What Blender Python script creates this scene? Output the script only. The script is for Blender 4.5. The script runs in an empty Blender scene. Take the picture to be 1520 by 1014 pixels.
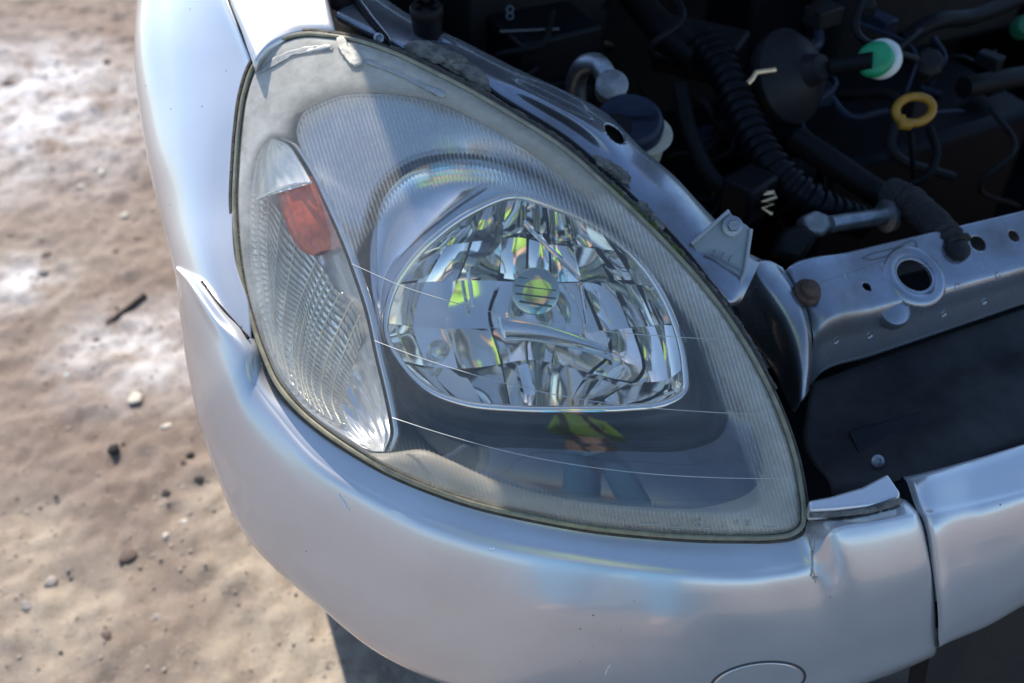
import bpy, bmesh, math, random
import numpy as np
from mathutils import Vector, Matrix
from mathutils.bvhtree import BVHTree

scene = bpy.context.scene
COL = scene.collection
rng = random.Random(7)
nrs = np.random.RandomState(5)

# ------------------------------------------------------------------ camera
YAW, PITCH, FOCUS = math.radians(19), math.radians(43), 0.75
FWD = np.array([math.sin(YAW) * math.cos(PITCH), math.cos(YAW) * math.cos(PITCH), -math.sin(PITCH)])
RGT = np.array([math.cos(YAW), -math.sin(YAW), 0.0])
UPV = np.cross(RGT, FWD)
CAM = np.array([0, 0, .68]) - FOCUS * FWD
cd = bpy.data.cameras.new('camera')
cam = bpy.data.objects.new('camera', cd)
COL.objects.link(cam)
cd.lens, cd.sensor_width = 35, 36
cd.clip_start, cd.clip_end = .02, 500
m = Matrix((RGT, UPV, -FWD)).transposed().to_4x4()
m.translation = Vector(CAM)
cam.matrix_world = m
cd.dof.use_dof = True
cd.dof.focus_distance = .745
cd.dof.aperture_fstop = 4.8
scene.camera = cam

# ------------------------------------------------------------------ sky, sun, exposure
SUN = np.array([.03, -.70, -.69]); SUN /= np.linalg.norm(SUN)
w = bpy.data.worlds.new('World'); scene.world = w; w.use_nodes = True
wn = w.node_tree.nodes; wl = w.node_tree.links
sky = wn.new('ShaderNodeTexSky'); sky.sky_type = 'NISHITA'; sky.sun_disc = False
sky.sun_elevation = math.asin(-SUN[2]); sky.sun_rotation = math.atan2(-SUN[0], -SUN[1])
sky.air_density = 1.0; sky.dust_density = .5; sky.ozone_density = 4.5
wn['Background'].inputs['Strength'].default_value = .14
wl.new(sky.outputs[0], wn['Background'].inputs[0])
ld = bpy.data.lights.new('sun', 'SUN'); ld.energy = 4.8; ld.angle = math.radians(.53); ld.color = (1, .93, .83)
sun = bpy.data.objects.new('sun', ld); COL.objects.link(sun)
sun.rotation_euler = Vector(SUN).to_track_quat('-Z', 'Y').to_euler(); sun.location = (0, 3, 5)
scene.view_settings.view_transform = 'Standard'
scene.view_settings.look = 'None'
scene.view_settings.exposure = 0.70
scene.view_settings.gamma = 1
scene.view_settings.use_curve_mapping = False
scene.cycles.use_denoising = True
scene.cycles.max_bounces = 14
scene.cycles.transparent_max_bounces = 16
scene.cycles.glossy_bounces = 8
scene.cycles.transmission_bounces = 10
scene.cycles.sample_clamp_indirect = 6.0

# ------------------------------------------------------------------ helpers
S = 36 / 35 / 1520
def ray(x, y): return FWD + RGT * (x - 760) * S + UPV * (507 - y) * S
def P(x, y, d): return CAM + ray(x, y) * d                 # a point of the place, seen at photo pixel x, y from d metres off
def Pz(x, y, z): r = ray(x, y); return CAM + r * ((z - CAM[2]) / r[2])
def PP(l): return [P(*t) for t in l]

def crom(pts, n, closed=False):
    """cubic through pts with tangents weighted by spacing (no overshoot where points bunch) -> n samples, even per span"""
    p = np.array(pts, float); k = len(p)
    if closed: q = np.vstack([p[-1:], p, p[:2]]); segs = k
    else: q = np.vstack([2 * p[0] - p[1], p, 2 * p[-1] - p[-2]]); segs = k - 1
    h = np.maximum(np.linalg.norm(np.diff(q, axis=0), axis=1), 1e-7) ** .75
    sl = np.diff(q, axis=0) / h[:, None]
    tg = (sl[:-1] * h[1:, None] + sl[1:] * h[:-1, None]) / (h[:-1] + h[1:])[:, None]      # tangent at q[1..]
    t = np.linspace(0, segs, n, endpoint=not closed)
    i = np.minimum(t.astype(int), segs - 1); f = (t - i)[:, None]
    b, c, hh = q[i + 1], q[i + 2], h[i + 1][:, None]
    if closed: tg = np.vstack([tg, tg[:1]])
    m0, m1 = tg[i] * hh, tg[np.minimum(i + 1, len(tg) - 1)] * hh
    return (2 * f ** 3 - 3 * f ** 2 + 1) * b + (f ** 3 - 2 * f ** 2 + f) * m0 + (-2 * f ** 3 + 3 * f ** 2) * c + (f ** 3 - f ** 2) * m1

def even(pts, n, closed=False):
    c = crom(pts, max(400, n * 6), closed)
    if closed: c = np.vstack([c, c[:1]])
    s = np.r_[0, np.cumsum(np.linalg.norm(np.diff(c, axis=0), axis=1))]
    t = np.linspace(0, s[-1], n, endpoint=not closed)
    return np.stack([np.interp(t, s, c[:, k]) for k in range(c.shape[1])], 1)

def obj(name, verts, faces, mat, parent=None, smooth=True, attr=None):
    me = bpy.data.meshes.new(name)
    me.from_pydata([tuple(map(float, v)) for v in verts], [], [tuple(map(int, f)) for f in faces])
    me.update()
    if smooth: me.polygons.foreach_set('use_smooth', [True] * len(me.polygons))
    if mat is not None: me.materials.append(mat)
    if attr:
        for an, vals in attr.items():
            a = me.attributes.new(an, 'FLOAT', 'POINT'); a.data.foreach_set('value', np.asarray(vals, np.float32))
    o = bpy.data.objects.new(name, me); COL.objects.link(o)
    if parent is not None: o.parent = parent
    return o

def recalc(o):
    bm = bmesh.new(); bm.from_mesh(o.data); bmesh.ops.remove_doubles(bm, verts=bm.verts, dist=1e-6)
    bmesh.ops.recalc_face_normals(bm, faces=bm.faces); bm.to_mesh(o.data); bm.free(); return o

def grid_faces(nr, nc, wrap_c=False, off=0):
    f = []
    for r in range(nr - 1):
        for c in range(nc if wrap_c else nc - 1):
            c2 = (c + 1) % nc
            f.append((off + r * nc + c, off + r * nc + c2, off + (r + 1) * nc + c2, off + (r + 1) * nc + c))
    return f

def loft(rows, nu, nv):
    """rows: list of lists of 3-D points -> interpolated grid nu x nv"""
    a = np.array([crom(r, nv) for r in rows])
    return np.stack([crom(a[:, j], nu) for j in range(nv)], 1)

def loft_obj(name, rows, nu, nv, mat, parent, thick=0, side=-1):
    g = loft(rows, nu, nv)
    o = obj(name, g.reshape(-1, 3), grid_faces(nu, nv), mat, parent)
    if thick:
        md = o.modifiers.new('thickness', 'SOLIDIFY'); md.thickness = thick; md.offset = side
    return o

class MB:
    def __init__(s): s.v = []; s.f = []
    def add(s, v, f):
        o = len(s.v); s.v += [tuple(map(float, q)) for q in v]; s.f += [tuple(o + i for i in q) for q in f]; return s
    def tube(s, path, rad, n=10, caps=True, squash=1.0):
        p = np.array(path, float); k = len(p)
        rad = np.full(k, rad) if np.isscalar(rad) else np.array(rad)
        t = np.gradient(p, axis=0); t /= np.linalg.norm(t, axis=1)[:, None] + 1e-12
        up = np.array([0, 0, 1.]) if abs(t[0][2]) < .9 else np.array([1., 0, 0])
        nrm = np.cross(t[0], up); nrm /= np.linalg.norm(nrm)
        v = []
        for i in range(k):
            nrm = nrm - t[i] * (nrm @ t[i]); nrm /= np.linalg.norm(nrm)
            b = np.cross(t[i], nrm)
            for j in range(n):
                a = 2 * math.pi * j / n
                v.append(p[i] + rad[i] * (nrm * math.cos(a) + b * math.sin(a) * squash))
        f = grid_faces(k, n, True)
        if caps: f += [tuple(range(n))[::-1], tuple((k - 1) * n + j for j in range(n))]
        return s.add(v, f)
    def lathe(s, c, ax, prof, n=32, caps=True):
        """prof: (radius, height along axis)"""
        ax = np.array(ax, float); ax /= np.linalg.norm(ax)
        e = np.cross(ax, [0, 0, 1.] if abs(ax[2]) < .9 else [1., 0, 0]); e /= np.linalg.norm(e); g = np.cross(ax, e)
        v = []
        for r, h in prof:
            for j in range(n):
                a = 2 * math.pi * j / n
                v.append(np.array(c) + ax * h + r * (e * math.cos(a) + g * math.sin(a)))
        f = grid_faces(len(prof), n, True)
        if caps and prof[0][0] > 1e-5: f.append(tuple(range(n))[::-1])
        if caps and prof[-1][0] > 1e-5: f.append(tuple((len(prof) - 1) * n + j for j in range(n)))
        return s.add(v, f)
    def prism(s, poly, ext):
        """poly: 3-D points, ext: extrusion vector"""
        p = np.array(poly, float); k = len(p); q = p + np.array(ext)
        f = [tuple(range(k)), tuple(range(2 * k - 1, k - 1, -1))] + [(i, i + k, (i + 1) % k + k, (i + 1) % k) for i in range(k)]
        return s.add(list(p) + list(q), f)
    def box(s, c, ex, ey, ez):
        c, ex, ey, ez = map(np.array, (c, ex, ey, ez))
        return s.prism([c - ex - ey - ez, c + ex - ey - ez, c + ex + ey - ez, c - ex + ey - ez], 2 * ez)
    def build(s, name, mat, parent=None, smooth=True, bevel=0, seg=2):
        o = recalc(obj(name, s.v, s.f, mat, parent, smooth))
        if bevel:
            md = o.modifiers.new('bevel', 'BEVEL'); md.width = bevel; md.segments = seg; md.limit_method = 'ANGLE'; md.angle_limit = math.radians(40)
        if smooth: edge_split(o)
        return o

def edge_split(o, ang=40):
    bm = bmesh.new(); bm.from_mesh(o.data)
    for e in bm.edges:
        if len(e.link_faces) == 2 and e.calc_face_angle(0) > math.radians(ang): e.smooth = False
    bm.to_mesh(o.data); bm.free()

def cut(o, cutters):
    """boolean holes, applied at once"""
    for c in cutters:
        md = o.modifiers.new('hole', 'BOOLEAN'); md.object = c; md.operation = 'DIFFERENCE'; md.solver = 'EXACT'
    bpy.context.view_layer.update()
    dg = bpy.context.evaluated_depsgraph_get()
    me = bpy.data.meshes.new_from_object(o.evaluated_get(dg))
    o.modifiers.clear(); o.data = me
    for c in cutters: bpy.data.objects.remove(c)
    edge_split(o, 35)

def punch(o, c, n, r, squash=1.0):
    """round hole in a fine sheet: faces inside go, its rim is drawn to the circle"""
    n = np.array(n) / np.linalg.norm(n); e = np.cross(n, [0, 1., 0]); e /= np.linalg.norm(e); g = np.cross(n, e)
    bm = bmesh.new(); bm.from_mesh(o.data)
    def pol(p):
        q = np.array(p) - c; return q @ e, (q @ g) / squash, q @ n
    kill = []
    for f in bm.faces:
        a, b, h = pol(f.calc_center_median())
        if abs(h) < .03 and math.hypot(a, b) < r: kill.append(f)
    ks = set(kill); rim = list({v for f in kill for v in f.verts if any(k not in ks for k in v.link_faces)})
    for v in rim:
        a, b, h = pol(v.co); k = r / max(1e-6, math.hypot(a, b)); v.co = Vector(np.array(v.co) + e * a * (k - 1) + g * b * squash * (k - 1))
    bmesh.ops.delete(bm, geom=kill, context='FACES'); bm.to_mesh(o.data); bm.free()

def bvh(o):
    bpy.context.view_layer.update()
    dg = bpy.context.evaluated_depsgraph_get(); e = o.evaluated_get(dg); me = e.to_mesh()
    t = BVHTree.FromPolygons([o.matrix_world @ v.co for v in me.vertices], [tuple(p.vertices) for p in me.polygons]); e.to_mesh_clear(); return t
def hit(tree, x, y, back=0.0):
    r = Vector(ray(x, y)); h = tree.ray_cast(Vector(CAM), r.normalized())
    return (np.array(h[0]) - np.array(r.normalized()) * back, np.array(h[1])) if h[0] else (None, None)

def sdist(px, py, poly):
    """signed distance in photo pixels to polygon (negative inside)"""
    poly = np.asarray(poly, float); px = np.asarray(px, float); py = np.asarray(py, float)
    d = np.full(px.shape, 1e9); ins = np.zeros(px.shape, bool)
    for (x1, y1), (x2, y2) in zip(poly, np.roll(poly, -1, axis=0)):
        vx, vy = x2 - x1, y2 - y1
        t = np.clip(((px - x1) * vx + (py - y1) * vy) / (vx * vx + vy * vy + 1e-12), 0, 1)
        d = np.minimum(d, np.hypot(px - x1 - t * vx, py - y1 - t * vy))
        c = ((y1 > py) != (y2 > py)); xx = x1 + (py - y1) / np.where(abs(vy) < 1e-9, 1e-9, vy) * vx
        ins ^= c & (px < xx)
    return np.where(ins, -d, d)
def smooth(a, b, x):
    t = np.clip((x - a) / (b - a), 0, 1); return t * t * (3 - 2 * t)

# ------------------------------------------------------------------ materials
def mat(name, base, rough=.5, metal=0, var=0, vscale=30, dark=None, bump=0, bscale=200, coat=0, rvar=0, spec=.5, **kw):
    M = bpy.data.materials.new(name); M.use_nodes = True
    n, l = M.node_tree.nodes, M.node_tree.links
    b = n['Principled BSDF']
    b.inputs['Base Color'].default_value = (*base, 1); b.inputs['Roughness'].default_value = rough
    b.inputs['Metallic'].default_value = metal; b.inputs['Coat Weight'].default_value = coat
    b.inputs['Coat Roughness'].default_value = .03; b.inputs['Specular IOR Level'].default_value = spec
    tc = n.new('ShaderNodeTexCoord')
    if var:
        t = n.new('ShaderNodeTexNoise'); t.inputs['Scale'].default_value = vscale; t.inputs['Detail'].default_value = 6; t.inputs['Roughness'].default_value = .65
        l.new(tc.outputs['Object'], t.inputs['Vector'])
        r = n.new('ShaderNodeValToRGB'); r.color_ramp.elements[0].position = .35; r.color_ramp.elements[1].position = .65
        dk = dark or tuple(c * (1 - var) for c in base)
        r.color_ramp.elements[0].color = (*dk, 1); r.color_ramp.elements[1].color = (*base, 1)
        l.new(t.outputs['Fac'], r.inputs[0]); l.new(r.outputs[0], b.inputs['Base Color'])
        if rvar:
            mr = n.new('ShaderNodeMapRange'); mr.inputs['To Min'].default_value = rough + rvar; mr.inputs['To Max'].default_value = max(.02, rough - rvar)
            mr.inputs['From Min'].default_value = .3; mr.inputs['From Max'].default_value = .7
            l.new(t.outputs['Fac'], mr.inputs[0]); l.new(mr.outputs[0], b.inputs['Roughness'])
    if bump:
        t2 = n.new('ShaderNodeTexNoise'); t2.inputs['Scale'].default_value = bscale; t2.inputs['Detail'].default_value = 4
        l.new(tc.outputs['Object'], t2.inputs['Vector'])
        bp = n.new('ShaderNodeBump'); bp.inputs['Strength'].default_value = bump; bp.inputs['Distance'].default_value = .002
        l.new(t2.outputs['Fac'], bp.inputs['Height']); l.new(bp.outputs[0], b.inputs['Normal'])
    for k, v in kw.items(): b.inputs[k].default_value = v
    return M

def paint(name, base):
    M = mat(name, base, .30, .55, coat=1.0)
    n, l = M.node_tree.nodes, M.node_tree.links; b = n['Principled BSDF']
    tc = n.new('ShaderNodeTexCoord')
    # dust and wash stains, scattered specks of dirt
    d = n.new('ShaderNodeTexNoise'); d.inputs['Scale'].default_value = 9; d.inputs['Detail'].default_value = 8; d.inputs['Roughness'].default_value = .6
    l.new(tc.outputs['Object'], d.inputs['Vector'])
    dr = n.new('ShaderNodeMapRange'); dr.inputs['From Min'].default_value = .42; dr.inputs['From Max'].default_value = .75; dr.inputs['To Max'].default_value = .30
    l.new(d.outputs['Fac'], dr.inputs[0])
    v = n.new('ShaderNodeTexVoronoi'); v.inputs['Scale'].default_value = 110; l.new(tc.outputs['Object'], v.inputs['Vector'])
    vr = n.new('ShaderNodeMapRange'); vr.inputs['From Min'].default_value = .05; vr.inputs['From Max'].default_value = .13; vr.inputs['To Min'].default_value = 1; vr.inputs['To Max'].default_value = 0
    l.new(v.outputs['Distance'], vr.inputs[0])
    v2 = n.new('ShaderNodeMath'); v2.operation = 'GREATER_THAN'; v2.inputs[1].default_value = .955
    sep = n.new('ShaderNodeSeparateColor'); l.new(v.outputs['Color'], sep.inputs[0]); l.new(sep.outputs[0], v2.inputs[0])
    sp = n.new('ShaderNodeMath'); sp.operation = 'MULTIPLY'; l.new(vr.outputs[0], sp.inputs[0]); l.new(v2.outputs[0], sp.inputs[1])
    m1 = n.new('ShaderNodeMix'); m1.data_type = 'RGBA'; m1.inputs['A'].default_value = (*base, 1); m1.inputs['B'].default_value = (.46, .42, .38, 1)
    l.new(dr.outputs[0], m1.inputs['Factor'])
    m2 = n.new('ShaderNodeMix'); m2.data_type = 'RGBA'; m2.inputs['B'].default_value = (.09, .085, .08, 1)
    l.new(m1.outputs['Result'], m2.inputs['A']); l.new(sp.outputs[0], m2.inputs['Factor']); l.new(m2.outputs['Result'], b.inputs['Base Color'])
    cr = n.new('ShaderNodeMapRange'); cr.inputs['From Min'].default_value = .35; cr.inputs['From Max'].default_value = .8; cr.inputs['To Min'].default_value = .015; cr.inputs['To Max'].default_value = .11
    l.new(d.outputs['Fac'], cr.inputs[0]); l.new(cr.outputs[0], b.inputs['Coat Roughness'])
    fl = n.new('ShaderNodeTexNoise'); fl.inputs['Scale'].default_value = 2500; l.new(tc.outputs['Object'], fl.inputs['Vector'])
    bp = n.new('ShaderNodeBump'); bp.inputs['Strength'].default_value = .06; bp.inputs['Distance'].default_value = .0005
    l.new(fl.outputs['Fac'], bp.inputs['Height']); l.new(bp.outputs[0], b.inputs['Normal'])
    return M

PAINT = paint('silver_paint', (.67, .675, .68))
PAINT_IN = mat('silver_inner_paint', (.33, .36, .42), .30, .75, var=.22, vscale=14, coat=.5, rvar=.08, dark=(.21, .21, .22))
BLACKP = mat('black_plastic', (.005, .005, .007), .5, spec=.18, var=.35, vscale=40, bump=.2)
RUBBER = mat('black_rubber', (.006, .006, .007), .55, spec=.18, var=.4, vscale=60, bump=.15)
DARKPL = mat('dusty_black_plastic', (.010, .010, .012), .5, spec=.18, var=.5, vscale=12, dark=(.022, .020, .018), bump=.2)
NAVYPL = mat('navy_plastic', (.024, .032, .058), .38, spec=.18, var=.4, vscale=50)
STEEL = mat('dull_steel', (.42, .44, .46), .42, .9, var=.4, vscale=60, bump=.2, bscale=400)
ALU = mat('cast_aluminium', (.36, .37, .38), .55, .7, var=.45, vscale=80, bump=.5, bscale=300)
RUST = mat('rusty_bolt', (.12, .07, .05), .75, .2, var=.5, vscale=120, bump=.4)
BRASS = mat('plated_brass', (.75, .55, .34), .35, .8, var=.25, vscale=80)
CREAM = mat('cream_plastic', (.55, .50, .38), .5, var=.2, vscale=60)
YELLOW = mat('yellow_plastic', (.42, .20, .01), .45, var=.3, vscale=80)
GREEN = mat('green_plastic', (.02, .33, .14), .4, var=.25, vscale=50)
WHITEP = mat('white_plastic', (.75, .77, .72), .4, var=.1, vscale=60)
CHROME = mat('chrome', (.92, .89, .84), .07, 1.0)
CHROMES = mat('satin_chrome', (.80, .82, .85), .10, 1.0)
BEZEL = mat('silver_bezel', (.60, .64, .69), .24, .85)
SMOKE = mat('smoked_bezel', (.085, .092, .105), .07, .75, coat=.8)
HOUSING = mat('beige_housing', (.36, .325, .265), .5, var=.15, vscale=25)
AMBER = mat('amber_bulb_glass', (.80, .14, .05), .2, .0, coat=.6, var=.35, vscale=140)
GASKET = mat('grimy_gasket', (.03, .028, .024), .7, var=.5, vscale=150, dark=(.09, .08, .06), bump=.5, bscale=500)
FOAM = mat('grimy_foam', (.23, .215, .19), .9, var=.65, vscale=90, bump=.9, bscale=400)
TAPE = mat('old_tape', (.68, .63, .52), .6, var=.25, vscale=120, bump=.3)
MOSS = mat('moss', (.10, .14, .025), .95, var=.6, vscale=300, bump=1.0, bscale=600)
RIM = mat('yellowed_lens_edge', (.34, .30, .19), .35, var=.4, vscale=90, coat=.5)

def lens_material():
    M = bpy.data.materials.new('weathered_polycarbonate'); M.use_nodes = True
    n, l = M.node_tree.nodes, M.node_tree.links; n.clear()
    out = n.new('ShaderNodeOutputMaterial')
    tr = n.new('ShaderNodeBsdfTransparent')
    rf = n.new('ShaderNodeBsdfRefraction'); rf.inputs['IOR'].default_value = 1.12; rf.inputs['Roughness'].default_value = 0
    gl = n.new('ShaderNodeBsdfGlossy'); gl.inputs['Roughness'].default_value = .035
    df = n.new('ShaderNodeBsdfDiffuse'); tl = n.new('ShaderNodeBsdfTranslucent')
    for k in (df, tl): k.inputs[0].default_value = (.86, .83, .74, 1)
    hz = n.new('ShaderNodeAttribute'); hz.attribute_name = 'haze_riblight'
    rb = n.new('ShaderNodeAttribute'); rb.attribute_name = 'rib'
    tc = n.new('ShaderNodeTexCoord')
    nz = n.new('ShaderNodeTexNoise'); nz.inputs['Scale'].default_value = 28; nz.inputs['Detail'].default_value = 7; nz.inputs['Roughness'].default_value = .7
    l.new(tc.outputs['Object'], nz.inputs['Vector'])
    mr = n.new('ShaderNodeMapRange'); mr.inputs['From Min'].default_value = .3; mr.inputs['From Max'].default_value = .75; mr.inputs['To Min'].default_value = .55; mr.inputs['To Max'].default_value = 1.45
    l.new(nz.outputs['Fac'], mr.inputs[0])
    hm = n.new('ShaderNodeMath'); hm.operation = 'MULTIPLY'; hm.use_clamp = True; l.new(hz.outputs['Fac'], hm.inputs[0]); l.new(mr.outputs[0], hm.inputs[1])
    # tint of the plastic deepens with its haze
    mc = n.new('ShaderNodeMix'); mc.data_type = 'RGBA'; mc.inputs['A'].default_value = (.97, .97, .96, 1); mc.inputs['B'].default_value = (.93, .89, .78, 1)
    l.new(hm.outputs[0], mc.inputs['Factor']); l.new(mc.outputs['Result'], tr.inputs[0]); l.new(mc.outputs['Result'], rf.inputs[0])
    mrb = n.new('ShaderNodeMixShader'); rm = n.new('ShaderNodeMath'); rm.operation = 'MULTIPLY'; rm.inputs[1].default_value = .62
    l.new(rb.outputs['Fac'], rm.inputs[0]); l.new(rm.outputs[0], mrb.inputs[0]); l.new(tr.outputs[0], mrb.inputs[1]); l.new(rf.outputs[0], mrb.inputs[2])
    hd = n.new('ShaderNodeMixShader'); hd.inputs[0].default_value = .4; l.new(df.outputs[0], hd.inputs[1]); l.new(tl.outputs[0], hd.inputs[2])
    mh = n.new('ShaderNodeMixShader'); l.new(hm.outputs[0], mh.inputs[0]); l.new(mrb.outputs[0], mh.inputs[1]); l.new(hd.outputs[0], mh.inputs[2])
    lw = n.new('ShaderNodeLayerWeight'); lw.inputs['Blend'].default_value = .5
    pw = n.new('ShaderNodeMath'); pw.operation = 'POWER'; pw.inputs[1].default_value = 4.5; l.new(lw.outputs['Facing'], pw.inputs[0])
    fr = n.new('ShaderNodeMapRange'); fr.inputs['To Min'].default_value = .055; fr.inputs['To Max'].default_value = 1; l.new(pw.outputs[0], fr.inputs[0])
    mg = n.new('ShaderNodeMixShader'); l.new(fr.outputs[0], mg.inputs[0]); l.new(mh.outputs[0], mg.inputs[1]); l.new(gl.outputs[0], mg.inputs[2])
    l.new(mg.outputs[0], out.inputs['Surface'])
    return M
LENS = lens_material()

def ground_material():
    M = bpy.data.materials.new('dry_dirt'); M.use_nodes = True
    n, l = M.node_tree.nodes, M.node_tree.links; b = n['Principled BSDF']; b.inputs['Roughness'].default_value = .92; b.inputs['Specular IOR Level'].default_value = .2
    geo = n.new('ShaderNodeNewGeometry')
    def noise(sc, det=6, ro=.6):
        t = n.new('ShaderNodeTexNoise'); t.inputs['Scale'].default_value = sc; t.inputs['Detail'].default_value = det; t.inputs['Roughness'].default_value = ro
        l.new(geo.outputs['Position'], t.inputs['Vector']); return t.outputs['Fac']
    def ramp(src, a, bb):
        r = n.new('ShaderNodeMapRange'); r.inputs['From Min'].default_value = a; r.inputs['From Max'].default_value = bb; l.new(src, r.inputs[0]); return r.outputs[0]
    def mix(f, a, bb):
        x = n.new('ShaderNodeMix'); x.data_type = 'RGBA'
        for k, v in (('A', a), ('B', bb)):
            if isinstance(v, tuple): x.inputs[k].default_value = (*v, 1)
            else: l.new(v, x.inputs[k])
        l.new(f, x.inputs['Factor']); return x.outputs['Result']
    def mul(a, bb):
        x = n.new('ShaderNodeMath'); x.operation = 'MULTIPLY'; x.use_clamp = True; l.new(a, x.inputs[0])
        if isinstance(bb, float): x.inputs[1].default_value = bb
        else: l.new(bb, x.inputs[1])
        return x.outputs[0]
    def blob(c, r):
        x = n.new('ShaderNodeVectorMath'); x.operation = 'DISTANCE'; l.new(geo.outputs['Position'], x.inputs[0]); x.inputs[1].default_value = tuple(c)
        q = n.new('ShaderNodeMapRange'); q.inputs['From Min'].default_value = r; q.inputs['From Max'].default_value = r * .15; l.new(x.outputs['Value'], q.inputs[0]); return q.outputs[0]
    c = mix(ramp(noise(5), .35, .68), (.25, .187, .15), (.35, .285, .24))
    c = mix(mul(ramp(noise(19, 8, .7), .5, .72), .75), c, (.19, .145, .12))
    c = mix(mul(ramp(noise(2.1, 5), .5, .68), .55), c, (.35, .29, .225))
    # chalky spills with white glare painted in, and a paler strip by the car
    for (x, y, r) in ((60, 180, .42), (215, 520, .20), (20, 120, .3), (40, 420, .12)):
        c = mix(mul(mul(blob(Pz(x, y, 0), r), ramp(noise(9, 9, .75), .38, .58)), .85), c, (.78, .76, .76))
    for (x, y, r) in ((440, 960, .22), (380, 760, .16), (90, 930, .16), (430, 850, .16), (30, 800, .10), (560, 1000, .25)):
        c = mix(mul(mul(blob(Pz(x, y, 0), r), ramp(noise(13, 8, .7), .3, .55)), .8), c, (.50, .42, .325))
    for (x, y, r) in ((230, 950, .16), (255, 640, .12), (120, 640, .14)):
        c = mix(mul(mul(blob(Pz(x, y, 0), r), ramp(noise(14, 8, .7), .36, .6)), .6), c, (.215, .155, .12))
    c = mix(mul(ramp(noise(140, 3), .58, .72), .5), c, (.16, .13, .11))
    c = mix(mul(ramp(noise(190, 2), .62, .75), .5), c, (.60, .56, .50))
    l.new(c, b.inputs['Base Color'])
    bp = n.new('ShaderNodeBump'); bp.inputs['Strength'].default_value = .8; bp.inputs['Distance'].default_value = .006
    l.new(noise(210, 10, .8), bp.inputs['Height']); l.new(bp.outputs[0], b.inputs['Normal'])
    return M

# ------------------------------------------------------------------ ground
def vnoise(x, y, seed=0):
    def h(i, j): 
        v = np.sin(i * 127.1 + j * 311.7 + seed * 74.7) * 43758.5453; return v - np.floor(v)
    i, j = np.floor(x), np.floor(y); f, g = x - i, y - j
    f, g = f * f * (3 - 2 * f), g * g * (3 - 2 * g)
    return (h(i, j) * (1 - f) + h(i + 1, j) * f) * (1 - g) + (h(i, j + 1) * (1 - f) + h(i + 1, j + 1) * f) * g
def gheight(x, y):
    z = .022 * (vnoise(x * 3, y * 3) - .5) + .014 * (vnoise(x * 9, y * 9, 2) - .5) + .013 * (vnoise(x * 28, y * 28, 3) - .5) + .009 * (vnoise(x * 75, y * 75, 4) - .5)
    return z
def axis(lo, hi, step, far):
    core = np.arange(lo, hi, step); e = []
    s, v = step, hi
    while v < far: e.append(v); s *= 1.25; v += s
    s, v, q = step, lo - step, []
    while v > -far: q.append(v); s *= 1.25; v -= s
    return np.r_[q[::-1], core, e]
gx, gy = axis(-.95, .15, .0065, 90), axis(.05, 2.9, .0095, 90)
GX, GY = np.meshgrid(gx, gy)
fade = 1
gv = np.stack([GX, GY, gheight(GX, GY)], -1).reshape(-1, 3)
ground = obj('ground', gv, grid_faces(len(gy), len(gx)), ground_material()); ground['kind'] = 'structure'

# ------------------------------------------------------------------ car root
car = bpy.data.objects.new('parked_car', None); COL.objects.link(car)
car['label'] = 'silver hatchback corner with its bonnet up and hazed headlight'; car['category'] = 'car'

def part(name):
    o = bpy.data.objects.new(name, None); COL.objects.link(o); o.parent = car; return o

# ------------------------------------------------------------------ headlight: lens outline and depth
OUT = [(485, 54), (520, 59), (580, 78), (640, 106), (700, 137), (760, 172), (835, 220), (898, 275), (957, 331), (1008, 384), (1058, 443), (1100, 503), (1133, 562), (1159, 620), (1177, 674), (1187, 722), (1191, 758), (1189, 779), (1174, 791), (1147, 796), (1097, 797), (1038, 796), (940, 789), (877, 782), (798, 768), (709, 748), (640, 725), (577, 698), (528, 670), (479, 637), (442, 605), (412, 568), (391, 522), (376, 478), (365, 437), (357, 393), (352, 345), (350, 299), (352, 249), (356, 195), (364, 140), (380, 96), (406, 68), (428, 57), (454, 52)]
LD = [(455, 57, .838), (380, 100, .843), (410, 130, .828), (400, 190, .828), (352, 300, .83), (370, 450, .80), (450, 570, .765), (440, 605, .772), (577, 698, .744), (720, 752, .728), (800, 768, .721), (1000, 793, .717), (1190, 785, .735), (1180, 670, .745), (1110, 515, .765), (1010, 375, .785), (880, 245, .80), (720, 130, .82), (560, 70, .835),
      (760, 480, .722), (500, 300, .782), (600, 200, .79), (900, 600, .703), (1000, 680, .704), (820, 700, .705), (650, 620, .728), (640, 350, .755), (480, 480, .765)]
def basis(x, y):
    x = (np.asarray(x, float) - 760) / 400; y = (np.asarray(y, float) - 450) / 400
    return np.stack([np.ones_like(x), x, y, x * x, x * y, y * y, x ** 3, x * x * y, x * y * y, y ** 3, y ** 4, x * x * y * y], -1)
_l = np.array(LD); LCO = np.linalg.lstsq(basis(_l[:, 0], _l[:, 1]), _l[:, 2], rcond=None)[0]
def dl(x, y): return basis(x, y) @ LCO
def PL(x, y, off=0.0): return P(x, y, float(dl(x, y)) + off)

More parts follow.
